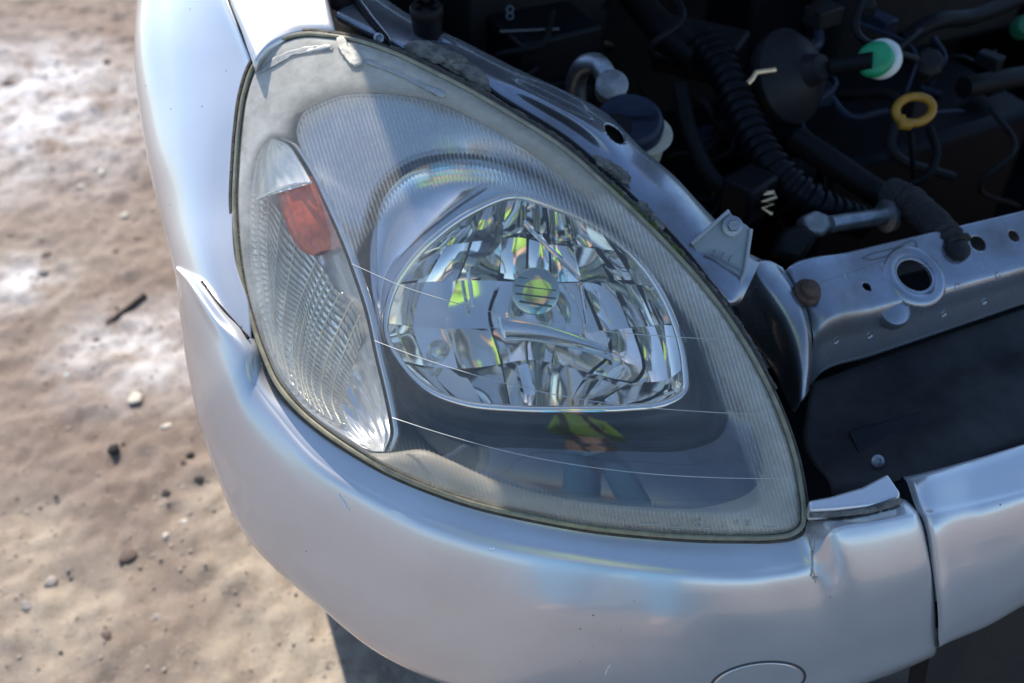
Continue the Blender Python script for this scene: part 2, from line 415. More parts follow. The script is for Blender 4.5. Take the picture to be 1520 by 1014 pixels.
outl = even(OUT, 360, True)
INN = [(560, 138), (640, 150), (720, 186), (800, 238), (870, 292), (935, 355), (985, 412), (1032, 478), (1070, 540), (1104, 598), (1125, 650), (1134, 700), (1117, 728), (1062, 750), (1018, 755), (940, 752), (877, 747), (798, 733), (729, 712), (665, 682), (625, 645), (597, 600), (578, 545), (556, 480), (530, 405), (505, 338), (470, 262), (440, 195), (455, 162), (505, 141)]
UNI = INN[:20] + [(625, 668), (597, 670), (568, 673), (550, 672), (518, 661), (483, 635), (449, 605), (419, 566), (399, 525), (383, 470), (373, 410), (369, 340), (373, 270), (383, 225), (404, 198), (430, 175)] + INN[-2:]
TURN = [(404, 204), (426, 212), (445, 235), (462, 265), (480, 303), (497, 340), (520, 400), (540, 460), (556, 530), (568, 580), (576, 625), (578, 650), (568, 670), (550, 670), (518, 659), (483, 633), (449, 603), (420, 566), (400, 525), (384, 470), (374, 410), (370, 340), (374, 270), (384, 225)]
WIN = [(520, 420), (545, 360), (600, 305), (680, 285), (760, 290), (860, 335), (960, 405), (1015, 480), (1060, 580), (1105, 690), (1120, 740), (1000, 752), (850, 737), (720, 700), (650, 668), (600, 610), (565, 520)]
inn = even(INN, 360, True); uni = even(UNI, 400, True); turn = even(TURN, 160, True); win = even(WIN, 160, True)

light = part('headlight'); light['label'] = 'almond shaped headlight with a yellowed ribbed lens'

SL = .30; PITCHR = 6.2
cc = outl[:, 0] - SL * outl[:, 1]
c0, c1 = cc.min() + .4, cc.max() - .4
ncol = int((c1 - c0) / PITCHR * 4); nrow = 130
cl = np.r_[outl, outl[:1]]; ccl = np.r_[cc, cc[:1]]
cols = np.linspace(c0, c1, ncol)
V = np.zeros((ncol, nrow, 2))
for i, c in enumerate(cols):
    ys = []
    for k in range(len(outl)):
        a, b = ccl[k] - c, ccl[k + 1] - c
        if (a <= 0) != (b <= 0): t = a / (a - b); ys.append(cl[k, 1] + t * (cl[k + 1, 1] - cl[k, 1]))
    y = np.linspace(min(ys), max(ys), nrow); V[i, :, 1] = y; V[i, :, 0] = c + SL * y
vx, vy = V[..., 0], V[..., 1]
sdo, sdi, sdt, sdw = sdist(vx, vy, outl), sdist(vx, vy, inn), sdist(vx, vy, turn), sdist(vx, vy, win)
ribm = smooth(0, 10, sdw) * smooth(0, 12, sdt) * np.maximum(smooth(2, -6, sdi), smooth(2, 30, vx - 640) * smooth(20, 60, vy - 250 - .0 * vx)) * smooth(-3, -9, sdo)
ribm *= smooth(395, 430, vx - .42 * (vy - 200))
# the low strip under the window is ribbed right to the edge
ribm = np.maximum(ribm, smooth(2, 8, sdw) * smooth(640, 680, vy) * smooth(560, 600, vx) * smooth(-4, -9, sdo))
phase = (cols - cols[0]) / PITCHR
tri = np.abs((phase % 1) - .5) * 2
depth = dl(vx, vy) - .0011 * ribm * tri[:, None] + .0022 * smooth(-9, 0, sdo)
lv = np.array([P(x, y, d) for x, y, d in zip(vx.ravel(), vy.ravel(), depth.ravel())])
edge = smooth(-75, -4, sdo)
topw = smooth(700, 480, vx) * smooth(330, 120, vy)
haze_riblight = .115 - .045 * smooth(600, 640, vy) + ribm * (.03 + (.17 + .34 * smooth(720, 380, vy)) * tri[:, None] ** 4) + (.16 + .2 * smooth(600, 300, vy)) * edge ** 2 + .80 * smooth(-10, 30, sdi) * topw * smooth(-4, 16, sdt) + .20 * smooth(90, 0, vx - 352 - .35 * np.maximum(0, vy - 420)) * smooth(640, 520, vy) \
    + .12 * smooth(950, 1100, vx) * ribm
haze_riblight = np.clip(haze_riblight, .02, .85)  # weathering, plus light lines painted on the rib crests for their shine
lens = obj('lens', lv, [f[::-1] for f in grid_faces(ncol, nrow)], LENS, light, attr={'haze_riblight': haze_riblight.ravel(), 'rib': ribm.ravel()})

# body of the lamp behind the lens: skirt and back shell
def ring_obj(name, curves, mat_, parent, closed=True):
    n = len(curves[0]); v = np.vstack(curves)
    return obj(name, v, grid_faces(len(curves), n, closed), mat_, parent)
cen = np.array([790., 440.])
def inset(curve, k): return cen + (curve - cen) * k
def curve3(c, off): return np.array([PL(x, y, o) for (x, y), o in zip(c, np.broadcast_to(off, (len(c),)))])
ring_obj('housing', [curve3(outl, .001), curve3(outl, .05), curve3(inset(outl, .97), .11), curve3(inset(outl, .8), .17), curve3(inset(outl, .02), .20)], mat('black_lamp_housing', (.03, .03, .032), .5, var=.3), light)
# edge of the lens: yellowed rim, grimy gasket round it
MB().tube(np.vstack([curve3(inset(outl, 1.004), .001), curve3(inset(outl, 1.004), .001)[:2]]), .0020, 8, False).build('lens_rim', RIM, light)
MB().tube(np.vstack([curve3(inset(outl, 1.014), .007), curve3(inset(outl, 1.010), .006)[:2]]), .0026, 8, False).build('gasket', GASKET, light)
MB().tube(np.vstack([curve3(inset(outl, .990), .0035), curve3(inset(outl, .990), .0035)[:2]]), .0020, 8, False).build('lens_seal', GASKET, light)

# flange of the housing seen through the lens edge, between outline and inner outline (turn lamp sits in its left part)
def match(c_in, c_out):
    j = [int(np.argmin(np.hypot(*(c_in - p).T))) for p in c_out]; return c_in[j]
ang = lambda c: np.arctan2(c[:, 1] - 430, c[:, 0] - 700)
def by_angle(c, th):
    a = ang(c); o = np.argsort(a); a = a[o]; cs = c[o]
    return np.stack([np.interp(th, np.r_[a - 2 * np.pi, a, a + 2 * np.pi], np.tile(cs[:, k], 3)) for k in (0, 1)], 1)
th = np.linspace(-np.pi, np.pi, 240, endpoint=False)
o_a, i_a, u_a = by_angle(outl, th), by_angle(inn, th), by_angle(uni, th)
ring_obj('lamp_flange', [curve3(inset(o_a, .988), .004), curve3(o_a * .6 + u_a * .4, .0065), curve3(o_a * .15 + u_a * .85, .010), curve3(u_a, .020)], HOUSING, light)

# bezel: inner outline down to the arc of the bowl; lower half a smoked scoop
ARC = [(530, 385), (536, 330), (556, 275), (596, 238), (650, 221), (710, 221), (780, 243), (850, 283), (915, 338), (970, 400), (1015, 465), (1050, 540), (1070, 600), (1072, 640), (1030, 660), (930, 664), (800, 660), (690, 650), (620, 620), (570, 560), (543, 480)]
arc = even(ARC, 240, True)
a_a = by_angle(arc, th)
upper = smooth(620, 540, a_a[:, 1])
rows = [curve3(i_a, .021), curve3(i_a * .6 + a_a * .4, .026 + .006 * (1 - upper)), curve3(i_a * .25 + a_a * .75, .036 + .006 * (1 - upper)), curve3(a_a, .043 + .005 * (1 - upper))]
bz = ring_obj('bezel', rows, BEZEL, light)
bz.data.materials.append(SMOKE)
for p in bz.data.polygons:
    c = np.mean([a_a[v % 240] for v in p.vertices], axis=0)
    if c[1] > 470: p.material_index = 1
# dark step round the bowl
b_a = cen + (a_a - np.array([790, 450])) * .925 - (cen - np.array([790, 450]))
ring_obj('bowl_step', [curve3(a_a, .0435), curve3(a_a * .5 + b_a * .5, .060), curve3(b_a, .050)], mat('dark_step', (.012, .018, .032), .4), light)

# reflector rim outline
REF = [(572, 495), (580, 440), (610, 390), (655, 345), (705, 312), (760, 292), (830, 310), (900, 345), (960, 402), (998, 470), (1016, 540), (1015, 582), (990, 598), (930, 606), (860, 608), (770, 607), (690, 599), (635, 578), (595, 540)]
refl = even(REF, 300, True)
rc = np.array([790., 455.])
def by_angle2(c, th, o=rc):
    a = np.arctan2(c[:, 1] - o[1], c[:, 0] - o[0]); k = np.argsort(a); a = a[k]; cs = c[k]
    return np.stack([np.interp(th, np.r_[a - 2 * np.pi, a, a + 2 * np.pi], np.tile(cs[:, j], 3)) for j in (0, 1)], 1)
r_a = by_angle2(refl, th); b_r = by_angle2(b_a, th)
# bright outer bowl between step and reflector rim (only its upper left is broad); lower part smoked
rows = [curve3(b_r, .050), curve3(b_r * .75 + r_a * .25, .064), curve3(b_r * .4 + r_a * .6, .066), curve3(b_r * .1 + r_a * .9, .058), curve3(r_a, .047)]
ob = ring_obj('outer_bowl', rows, CHROMES, light)
ob.data.materials.append(mat('smoked_step', (.03, .032, .036), .38, .2))
for p in ob.data.polygons:
    c = np.mean([r_a[v % 240] for v in p.vertices], axis=0)
    if c[1] > 505: p.material_index = 1
# clear bead round the reflector
MB().tube(np.vstack([curve3(r_a, .045), curve3(r_a, .045)[:2]]), .0032, 10, False).build('reflector_rim', CHROME, light)

# faceted reflector: rings and columns of flat mirror facets, each with its own slight turn
def facet_bowl(name):
    mb = MB(); r = np.random.RandomState(17)
    us = np.array([-1, -.80, -.58, -.30, -.06, .20, .45, .66, .84, 1.0]); vs = np.array([-1, -.62, -.22, .16, .52, 1.0])
    def place(u, v):
        x, y = u * math.sqrt(1 - v * v / 2), v * math.sqrt(1 - u * u / 2); rho = min(1.0, math.hypot(x, y))
        e = by_angle2(refl, np.array([math.atan2(y, x)]))[0]
        return rc + (e - rc) * rho, .047 + .080 * (1 - rho ** 2) ** .8
    for i in range(len(us) - 1):
        for j in range(len(vs) - 1):
            jit = r.uniform(-.05, .05, 2) * (0 if j in (0, 4) else 1); t0, t1, cv = r.uniform(-.008, .008), r.uniform(-.0065, .0065), r.choice([.0, .002, .003, .004])
            sub = 6; pts = []
            for a in range(sub + 1):
                for b in range(sub + 1):
                    q, w_ = a / sub, b / sub
                    u = us[i] + (us[i + 1] - us[i]) * q; v = vs[j] + (vs[j + 1] - vs[j]) * w_
                    # flat facet: blend corner positions, then tilt
                    c4 = [place(us[i + p_], vs[j + o_]) for p_ in (0, 1) for o_ in (0, 1)]
                    wts = [(1 - q) * (1 - w_), (1 - q) * w_, q * (1 - w_), q * w_]
                    dflat = sum(k * c[1] for k, c in zip(wts, c4)); xy, dtrue = place(u, v)
                    dd = dflat * .75 + dtrue * .25 + t0 * (q - .5) + t1 * (w_ - .5) + cv * ((q - .5) ** 2 + (w_ - .5) ** 2) * 2
                    pts.append(PL(xy[0], xy[1], max(.046, dd)))
            mb.add(pts, grid_faces(sub + 1, sub + 1))
    return obj(name, mb.v, mb.f, CHROME, light)
facet_bowl('reflector')

# bulb with its shield, socket well, cut-off shield
def lampdir(x, y, d=.02):
    a = PL(x, y, .10); b = PL(x - 12, y + 6, .03); v = b - a; return v / np.linalg.norm(v)
ax = -ray(812, 430) / np.linalg.norm(ray(812, 430)) - UPV * .05
MB().lathe(PL(796, 428, .118), ax, [(.0105, 0), (.0115, .02), (.017, .026), (.019, .034), (.019, .053), (.0188, .0543), (.0180, .0547), (.009, .0553), (.0, .0555)], 40).build('bulb_shield', mat('shield_chrome', (.42, .46, .40), .12, 1.0), light)
sc_ = PL(796, 428, .118) + ax / np.linalg.norm(ax) * .0553
for k in range(4):
    hh = -.010 + .0065 * k; ww = math.sqrt(.0165 ** 2 - hh * hh)
    MB().tube([sc_ + UPV * (hh - .002 * q) + RGT * ww * q for q in np.linspace(-1, 1, 12)], .0007, 6).build('shield_slot', mat('slot_dark', (.03, .05, .03), .5), light)
gp = MB()
gp.lathe(PL(708, 342, .095), lampdir(708, 342), [(.021, 0), (.023, .012), (.021, .016), (.018, .012), (.016, .002), (.014, .006), (.011, .008), (.010, 0), (.006, .006), (.0, .007)], 36)
gp.build('bulb_socket', mat('dark_socket', (.20, .20, .21), .22, .9), light)
g = []
for t in np.linspace(0, 1, 24):
    for u in np.linspace(0, 1, 12):
        g.append(PL(738 + 165 * t + 8 * u, 470 + 46 * t ** 1.6 + (34 - 16 * t) * u, .066 + .010 * t + .003 * math.sin(math.pi * u) - .004 * u))
obj('cutoff_shield', g, grid_faces(24, 12), mat('shield_metal', (.72, .75, .72), .09, 1.0), light).modifiers.new('t', 'SOLIDIFY').thickness = .0012
for (x1, y1, x2, y2, r, dd) in ((778, 330, 862, 415, .0022, .07), (775, 545, 790, 605, .006, .075), (694, 395, 702, 455, .0018, .08), (862, 420, 872, 480, .0018, .08)):
    MB().tube([PL(x1, y1, dd), PL((x1 + x2) / 2, (y1 + y2) / 2, dd - .004), PL(x2, y2, dd)], r, 8).build('reflector_strut', CHROME, light)
MB().lathe(PL(652, 520, .105), lampdir(652, 520), [(.009, 0), (.010, .01), (.008, .022), (.004, .028), (0, .029)], 24).build('side_bulb', mat('bulb_glass', (.75, .78, .74), .05, .6, coat=1), light)

# turn-signal chamber on the outer side
TL = [(402, 204), (384, 226), (374, 272), (370, 340), (374, 410), (385, 470), (401, 525), (422, 566), (450, 603), (484, 633), (520, 659), (552, 670)]
TR = [(406, 204), (427, 213), (446, 238), (464, 270), (482, 308), (500, 348), (522, 405), (541, 463), (556, 530), (568, 580), (577, 625), (579, 645), (570, 670)]
TCOL = [[(374, 285), (373, 340), (377, 400), (386, 460), (402, 515)], [(394, 290), (391, 345), (394, 400), (400, 450), (414, 545)], [(426, 330), (418, 400), (413, 449), (412, 499), (428, 570)], [(474, 392), (454, 435), (442, 469), (436, 518), (446, 590)], [(486, 410), (464, 463), (452, 510), (448, 554), (462, 605)], [(498, 430), (474, 480), (462, 530), (458, 566), (478, 617)], [(526, 450), (500, 510), (486, 550), (482, 590), (498, 628)], [(540, 500), (524, 545), (514, 580), (510, 610), (520, 635)]]
tcg = np.array([crom(c, 60) for c in TCOL])
tcg = np.stack([crom(tcg[:, j], 120) for j in range(60)], 1)
_cy, _cx = np.mgrid[180:700:2, 340:600:2]
CHG = .017 + .030 * np.sin(np.clip(-sdist(_cx, _cy, turn) / 45, 0, 1) * math.pi / 2)
def chamber(x, y):      # depth of the chamber floor behind the lens
    return float(CHG[min(259, max(0, int((y - 180) / 2))), min(129, max(0, int((x - 340) / 2)))])
mbp = MB(); NU, NV = 12, 24
for iu in range(NU):
    for iv in range(NV):
        sub = 3; pts = []
        for a in range(sub + 1):
            for b in range(sub + 1):
                q, r = a / sub, b / sub
                fu_, fv_ = (iu + q) / NU * 119, (iv + r) / NV * 59
                i0, j0 = min(118, int(fu_)), min(58, int(fv_)); du, dv = fu_ - i0, fv_ - j0
                xy = (tcg[i0, j0] * (1 - du) + tcg[i0 + 1, j0] * du) * (1 - dv) + (tcg[i0, j0 + 1] * (1 - du) + tcg[i0 + 1, j0 + 1] * du) * dv
                pill = -.0030 * (math.sin(math.pi * q) ** .7) - .0010 * (math.sin(math.pi * r) ** .7) + .0032 * r
                pts.append(PL(xy[0], xy[1], chamber(*xy) + pill))
        mbp.add(pts, grid_faces(sub + 1, sub + 1))
obj('turn_reflector', mbp.v, mbp.f, mat('prism_silver', (.93, .92, .88), .15, .68), light)
RIBM = mat('prism_rib', (.80, .76, .62), .25, .2)
for iu in range(1, NU):
    c_ = tcg[int(iu / NU * 119)]
    MB().tube([PL(x_, y_, chamber(x_, y_) - .0006) for x_, y_ in c_[::2]], .00062, 6).build('prism_rib', RIBM, light)
tl_, tr_ = even(TL, 80), even(TR, 80)
g = []
for k in range(80):
    for u in np.linspace(0, 1, 70):
        q = tl_[k] + (tr_[k] - tl_[k]) * u
        g.append(PL(q[0], q[1], chamber(*q) + .0035 + .0011 * math.cos(u * 40)))
obj('turn_bowl', g, grid_faces(80, 70), mat('turn_silver', (.90, .90, .90), .2, .68), light)
wall = [[PL(x + q, y, o) for (x, y), o in zip(even(TR, 60), np.full(60, oo))] for q, oo in ((1, .052), (3, .030), (6, .019), (11, .020), (16, .026))]
obj('turn_divider', np.array(wall).reshape(-1, 3), grid_faces(5, 60), BEZEL, light)
# fluted amber bulb standing in the chamber
bc, bt = PL(470, 352, .034), PL(444, 274, .029)
axb = bt - bc; L = np.linalg.norm(axb); axb /= L
e = np.cross(axb, FWD); e /= np.linalg.norm(e); f_ = np.cross(axb, e)
vv = []
prof = [(.35, -.30), (.75, -.15), (.95, .05), (1.05, .3), (1.05, .7), (1.02, .97), (.95, 1.0), (.02, 1.0)]
for r, h in prof:
    for j in range(48):
        a = 2 * math.pi * j / 48; q = .0165 * r * (1 + .05 * math.cos(a * 12))
        vv.append(bc + axb * L * h + q * (e * math.cos(a) * 1.15 + f_ * math.sin(a) * .7))
obj('amber_bulb', vv, grid_faces(len(prof), 48, True), AMBER, light)

cap_l, cap_r = even([(402, 206), (385, 228), (379, 262), (380, 296)], 40), even([(408, 206), (428, 216), (446, 242), (463, 272)], 40)
g = []
for k in range(40):
    for u in np.linspace(0, 1, 60):
        q = cap_l[k] + (cap_r[k] - cap_l[k]) * u
        g.append(PL(q[0], q[1], .012 + .010 * abs(2 * u - 1) ** 2 * (1 if u < .5 else .4) + .0009 * math.cos(u * 36) + .004 * (1 - k / 39)))
obj('turn_cap', g, grid_faces(40, 60), mat('frosted_cap', (.93, .94, .94), .35, .0), light)
MB().tube([PL(x, y, .012) for x, y in even([(380, 296), (405, 284), (435, 274), (464, 271)], 24)], .0011, 8).build('turn_cap_edge', CHROMES, light)
# thin moulding lines across the clear lens
for ln in ([(522, 392), (600, 426), (700, 456), (800, 477), (900, 492), (1000, 500), (1082, 505)], [(556, 506), (620, 530), (720, 561), (820, 585), (920, 601), (1040, 611), (1140, 616)], [(582, 620), (650, 642), (760, 672), (860, 691), (960, 703), (1060, 709), (1172, 711)]):
    MB().tube([PL(x, y, -.0001) for x, y in even(ln, 60)], .00030, 6).build('mould_line', mat('mould_line', (.45, .46, .44), .2, .0, coat=.5), light)
# moulded marks on the low strip
MK = mat('moulded_mark', (.42, .40, .36), .4)
def strokes(segs, r=.00045):
    mb = MB()
    for s in segs: mb.tube([PL(x, y, -.0016) for x, y in s], r, 5)
    return mb.build('moulded_mark', MK, light)
def circ(x, y, r, n=14): return [(x + r * math.cos(2 * math.pi * k / n), y + r * math.sin(2 * math.pi * k / n)) for k in range(n + 1)]
strokes([circ(1036, 779, 6), [(1039, 776), (1034, 776), (1034, 779), (1038, 779), (1034, 779), (1034, 782), (1039, 782)]])
strokes([[(953, 778), (976, 779)]]); strokes([[(994, 782), (1011, 783)], [(996, 785), (1009, 786)]]); strokes([[(1046, 784), (1056, 784)]])
strokes([[(1071, 783), (1079, 784)], [(1075, 777), (1075, 784)]]); strokes([[(1092, 773), (1092, 780)], [(1096, 773), (1096, 780)], [(1092, 777), (1096, 777)]])
strokes([[(1106, 773), (1113, 774), (1106, 780), (1114, 781)]]); strokes([[(1135, 783), (1152, 784)]])
x = 893
for k in range(8):
    strokes([[(x, 766 + k * .7), (x, 773 + k * .7)], [(x, 766 + k * .7), (x + 3.4, 766.5 + k * .7)], [(x, 770 + k * .7), (x + 3, 770 + k * .7)]][:1 + k % 3], .00032); x += 5.4

# ------------------------------------------------------------------ fender
def V3(*a): return np.array(a, float)
WCY, WCZ, WR = .66, .28, .335
ST = [((285, -330), 1.20, (225, -330), 1.42), ((300, -160), 1.02, (213, -160), 1.16), ((337, 0), .885, (203, 0), 1.03), ((361, 60), .866, (199, 60), .985), ((374, 98), .856, (200, 105), .965), ((360, 168), .848, (210, 180), .94), ((349, 235), .842, (222, 240), .918), ((345, 300), .833, (236, 300), .90), ((348, 385), .815, (257, 390), .868), ((368, 455), .80, (272, 460), .85), ((372, 520), .79, (290, 540), .84)]
rows = []
for (e_, de, l_, dl_) in ST:
    E_, L_ = P(*e_, de), P(*l_, dl_)
    m1 = P(e_[0] * .93 + l_[0] * .07, e_[1], de * .93 + dl_ * .07 - .003)
    m2 = P(e_[0] * .66 + l_[0] * .34, e_[1] * .66 + l_[1] * .34, de * .70 + dl_ * .30 - .012)
    m3 = P(e_[0] * .30 + l_[0] * .70, e_[1] * .3 + l_[1] * .7, de * .38 + dl_ * .62 - .013)
    dy = L_[1] - WCY
    low = .30 if abs(dy) > WR * .995 else max(.30, WCZ + math.sqrt(WR ** 2 - dy * dy))
    if L_[1] < .26: low = max(low, .47)
    if low > L_[2] - .06: low = L_[2] - .06
    inx = V3(.012, 0, 0)
    rows.append([E_ + UPV * 0 + FWD * .012, E_, m1, m2, m3, L_, V3(L_[0] + .001, L_[1], L_[2] * .7 + low * .3), V3(L_[0] + .004, L_[1], L_[2] * .3 + low * .7), V3(L_[0] + .012, L_[1], low), V3(L_[0] + .035, L_[1], low + .002)])
fender = loft_obj('fender', rows, 90, 70, PAINT, car)
# top of the fender between crease and bonnet gap
tp = []
for (a, b, z0, z1) in (((291, -330), (392, -330), .876, .886), ((305, -160), (432, -160), .840, .846), ((343, 0), (484, 0), .817, .819)):
    A, Bv = Pz(*a, z0), Pz(*b, z1)
    row = [A + V3(.001, 0, -.012), A]
    for t in (.1, .3, .5, .7, .9): row.append(A * (1 - t) + Bv * t + V3(0, 0, .003 * math.sin(math.pi * t)))
    row += [Bv, Bv + V3(.004, 0, -.014)]
    tp.append(row)
lipx = [(376, 96), (379, 91), (387, 79), (404, 63), (428, 52), (454, 46), (480, 45), (496, 47), (499, 52)]
lipz = [.790, .795, .799, .803, .806, .8065, .8065, .805, .797]
lip = [Pz(x, y, z) for (x, y), z in zip(lipx, lipz)]
tp.append([q * .65 + r_ * .35 + V3(0, 0, .0012) for q, r_ in zip(lip, tp[-1])]); tp.append([q * .92 + r_ * .08 + V3(0, 0, .0010) for q, r_ in zip(lip, tp[2])]); tp.append(lip)
tp.append([q + V3(0, -.0015, -.005) for q in lip]); tp.append([q + V3(0, .006, -.014) for q in lip])
loft_obj('fender_top', tp, 60, 60, PAINT, car)

# ------------------------------------------------------------------ bumper
B = [
 [(264, 394, .872), (263, 395, .856), (262, 396, .8505), (261, 398, .8495), (261, 400, .850), (261, 402, .853), (261, 403, .858), (261, 404, .866)],
 [(293, 410, .845), (292, 412, .824), (290, 414, .8175), (284, 420, .8155), (279, 430, .819), (274, 440, .827), (270, 450, .840), (266, 458, .858)],
 [(334, 461, .826), (333, 463, .803), (330, 466, .7965), (322, 473, .7945), (310, 488, .799), (297, 506, .810), (285, 524, .828), (277, 540, .856)],
 [(386, 507, .803), (382, 510, .795), (374, 514, .789), (366, 518, .784), (346, 550, .785), (327, 580, .796), (309, 608, .815), (297, 632, .85)],
 [(409, 556, 0.798), (403, 559, 0.794), (387, 560, 0.788), (377, 563, 0.773), (362, 602, 0.771), (346, 645, 0.784), (333, 685, 0.81), (322, 707, 0.85)],
 [(447, 600, 0.781), (439, 607, 0.779), (427, 614, 0.774), (417, 621, 0.758), (404, 655, 0.752), (383, 700, 0.762), (365, 755, 0.79), (355, 782, 0.835)],
 [(508, 645, 0.766), (500, 655, 0.766), (483, 669, 0.76), (471, 681, 0.741), (457, 715, 0.731), (436, 770, 0.741), (415, 825, 0.775), (406, 842, 0.82)],
 [(583, 690, 0.75), (577, 702, 0.752), (560, 719, 0.745), (547, 730, 0.723), (532, 775, 0.712), (510, 835, 0.721), (482, 885, 0.755), (468, 894, 0.81)],
 [(665, 724, 0.738), (660, 737, 0.741), (648, 761, 0.733), (640, 774, 0.709), (622, 825, 0.695), (600, 890, 0.701), (574, 950, 0.735), (560, 967, 0.8)],
 [(768, 753, 0.73), (765, 767, 0.734), (755, 796, 0.724), (749, 808, 0.699), (738, 870, 0.684), (728, 940, 0.69), (712, 1005, 0.725), (700, 1028, 0.8)],
 [(886, 774, 0.725), (885, 788, 0.729), (882, 819, 0.718), (880, 831, 0.692), (876, 895, 0.677), (875, 960, 0.682), (874, 1030, 0.72), (870, 1068, 0.8)],
 [(1020, 786, 0.724), (1020, 800, 0.728), (1020, 835, 0.716), (1020, 848, 0.691), (1024, 905, 0.677), (1030, 965, 0.683), (1040, 1020, 0.715), (1045, 1062, 0.8)],
 [(1115, 788, 0.73), (1115, 802, 0.733), (1118, 837, 0.722), (1119, 850, 0.697), (1130, 900, 0.684), (1145, 955, 0.69), (1160, 1005, 0.72), (1172, 1042, 0.8)],
 [(1176, 780, 0.743), (1181, 792, 0.743), (1192, 820, 0.728), (1200, 833, 0.706), (1215, 880, 0.694), (1232, 940, 0.7), (1245, 985, 0.727), (1255, 1020, 0.8)],
 [(1202, 765, .745), (1212, 769, .738), (1226, 775, .726), (1238, 787, .717), (1270, 850, .710), (1292, 915, .717), (1305, 962, .74), (1315, 1000, .80)],
 [(1275, 752, .747), (1280, 756, .740), (1288, 763, .730), (1297, 775, .723), (1323, 840, .717), (1338, 904, .724), (1346, 954, .745), (1350, 987, .80)],
 [(1338, 740, .752), (1343, 743, .745), (1350, 750, .736), (1358, 763, .730), (1376, 830, .724), (1384, 890, .731), (1386, 945, .75), (1385, 972, .80)],
 [(1342, 740, .760), (1347, 743, .755), (1355, 749, .748), (1364, 762, .742), (1381, 830, .736), (1388, 890, .743), (1390, 945, .762), (1389, 970, .81)]]
rows = []
for k, st in enumerate(B):
    p = PP(st)
    if k > 2:       # flat shelf below the lamp, then a face that rolls down to the underside
        z1 = p[1][2]; 
        pz0 = p[3][2] - z1 if k >= 14 else -.009
        dz = [None, None, -.0065, -.009] if k < 14 else [None] * 4
        dz += [pz0 - (st[j][1] - st[3][1]) * .000676 * f_ for j, f_ in ((4, .74), (5, .92), (6, 1.05), (7, 1.15))]
        wt = {3: .0, 4: .35, 5: .65, 6: .88}.get(k, 1.0)
        p = [q if h_ is None else q * (1 - wt) + Pz(t[0], t[1], z1 + h_) * wt for q, t, h_ in zip(p, st, dz)]
    if k > 3: p[2] = p[1] * .10 + p[3] * .90 + V3(0, 0, .0004)
    last = p[-1]
    p.insert(4, p[3] * .86 + p[4] * .14 + V3(0, -.0012, .0012))
    p += [last + V3(.024, .024, -.06), last + V3(.055, .06, -.14), last + V3(.12, .12, -.20)]
    rows.append(p)
bumper = loft_obj('bumper', rows, 240, 90, PAINT, car)
bt_ = bvh(bumper)
# round cover set in the bumper's underside
ov = [(1125 + 70 * math.cos(a), 1012 + 29 * math.sin(a) - .12 * 70 * math.cos(a)) for a in np.linspace(0, 2 * math.pi, 60)]
pts = [hit(bt_, x, y)[0] for x, y in ov]; pts = [q for q in pts if q is not None]
if len(pts) > 5:
    MB().tube(pts, .0011, 6, False).build('tow_eye_cover_gap', mat('gap_dark', (.05, .05, .055), .6), car)
    inner = []
    for k in (1.0, .97, .9, .6, .3, .0):
        for a in np.linspace(0, 2 * math.pi, 48, endpoint=False):
            h = hit(bt_, 1125 + 68 * k * math.cos(a), 1012 + 27.5 * k * math.sin(a) - .12 * 68 * k * math.cos(a), .0 if k > .98 else .0016)[0]
            inner.append(h if h is not None else P(1125, 1012, .72))
    obj('tow_eye_cover', inner, grid_faces(6, 48, True), PAINT, car)
MB().tube([P(x, y, d) for x, y, d in even([(300, 418, .822), (318, 441, .812), (336, 464, .803), (354, 486, .796), (369, 502, .790)], 40)], .0014, 8).build('panel_gap_shade', BLACKP, car)  # black tube drawn in for the shade of the fender seam
# scuffs, a crack and grime on the bumper
def scuff(name, pts, r, mat_, n=24, back=.0002, seed=0):
    rs_ = np.random.RandomState(seed); q = even(pts, n) + rs_.uniform(-.8, .8, (n, 2))
    q = [hit(bt_, x, y, back)[0] for x, y in q]; q = [k for k in q if k is not None]
    if len(q) > 3: MB().tube(q, r * (1 + .8 * rs_.rand(len(q))), 5).build(name, mat_, car)
GRIME = mat('grime', (.10, .09, .08), .9, var=.5, vscale=200); CHIP = mat('bared_filler', (.50, .44, .38), .8, var=.4, vscale=150); WSC = mat('white_scuff', (.75, .77, .80), .5)
scuff('paint_crack', [(1204, 768), (1209, 800), (1206, 840), (1211, 866)], .0003, CHIP, 40)
scuff('paint_crack', [(1200, 792), (1206, 830), (1204, 855)], .0006, CHIP, 24, .0001, 2)
scuff('grime_line', [(1203, 770), (1240, 771), (1290, 763), (1335, 751)], .0009, GRIME, 50, .0002, 3)
scuff('paint_scratch', [(502, 734), (510, 745), (518, 757)], .0005, WSC, 12, .0002, 4)
scuff('paint_scratch', [(898, 1002), (902, 993), (906, 986)], .0003, WSC, 8, .0002, 6)
for k, (x, y) in enumerate([(730, 815), (1210, 858)]):
    scuff('paint_chip', [(x - 3, y), (x, y + 1), (x + 4, y)], .0010, [WSC, CHIP][k], 6, .0001, 20 + k)
# raised tab of the bumper beside the lamp with its stepped edge
tab = [(1200, 742), (1232, 736), (1280, 722), (1318, 702), (1337, 730), (1336, 738), (1290, 750), (1240, 755), (1203, 757)]
MB().prism([P(x, y, .726 + .0003 * (740 - y)) for x, y in tab], V3(0, .0, -.014)).build('bumper_tab', PAINT, car, bevel=.003, seg=3)
MB().tube([P(x, y, .724) for x, y in even([(1202, 764), (1240, 763), (1290, 757), (1338, 743)], 20)], .0022, 8).build('tab_seal', FOAM, car)

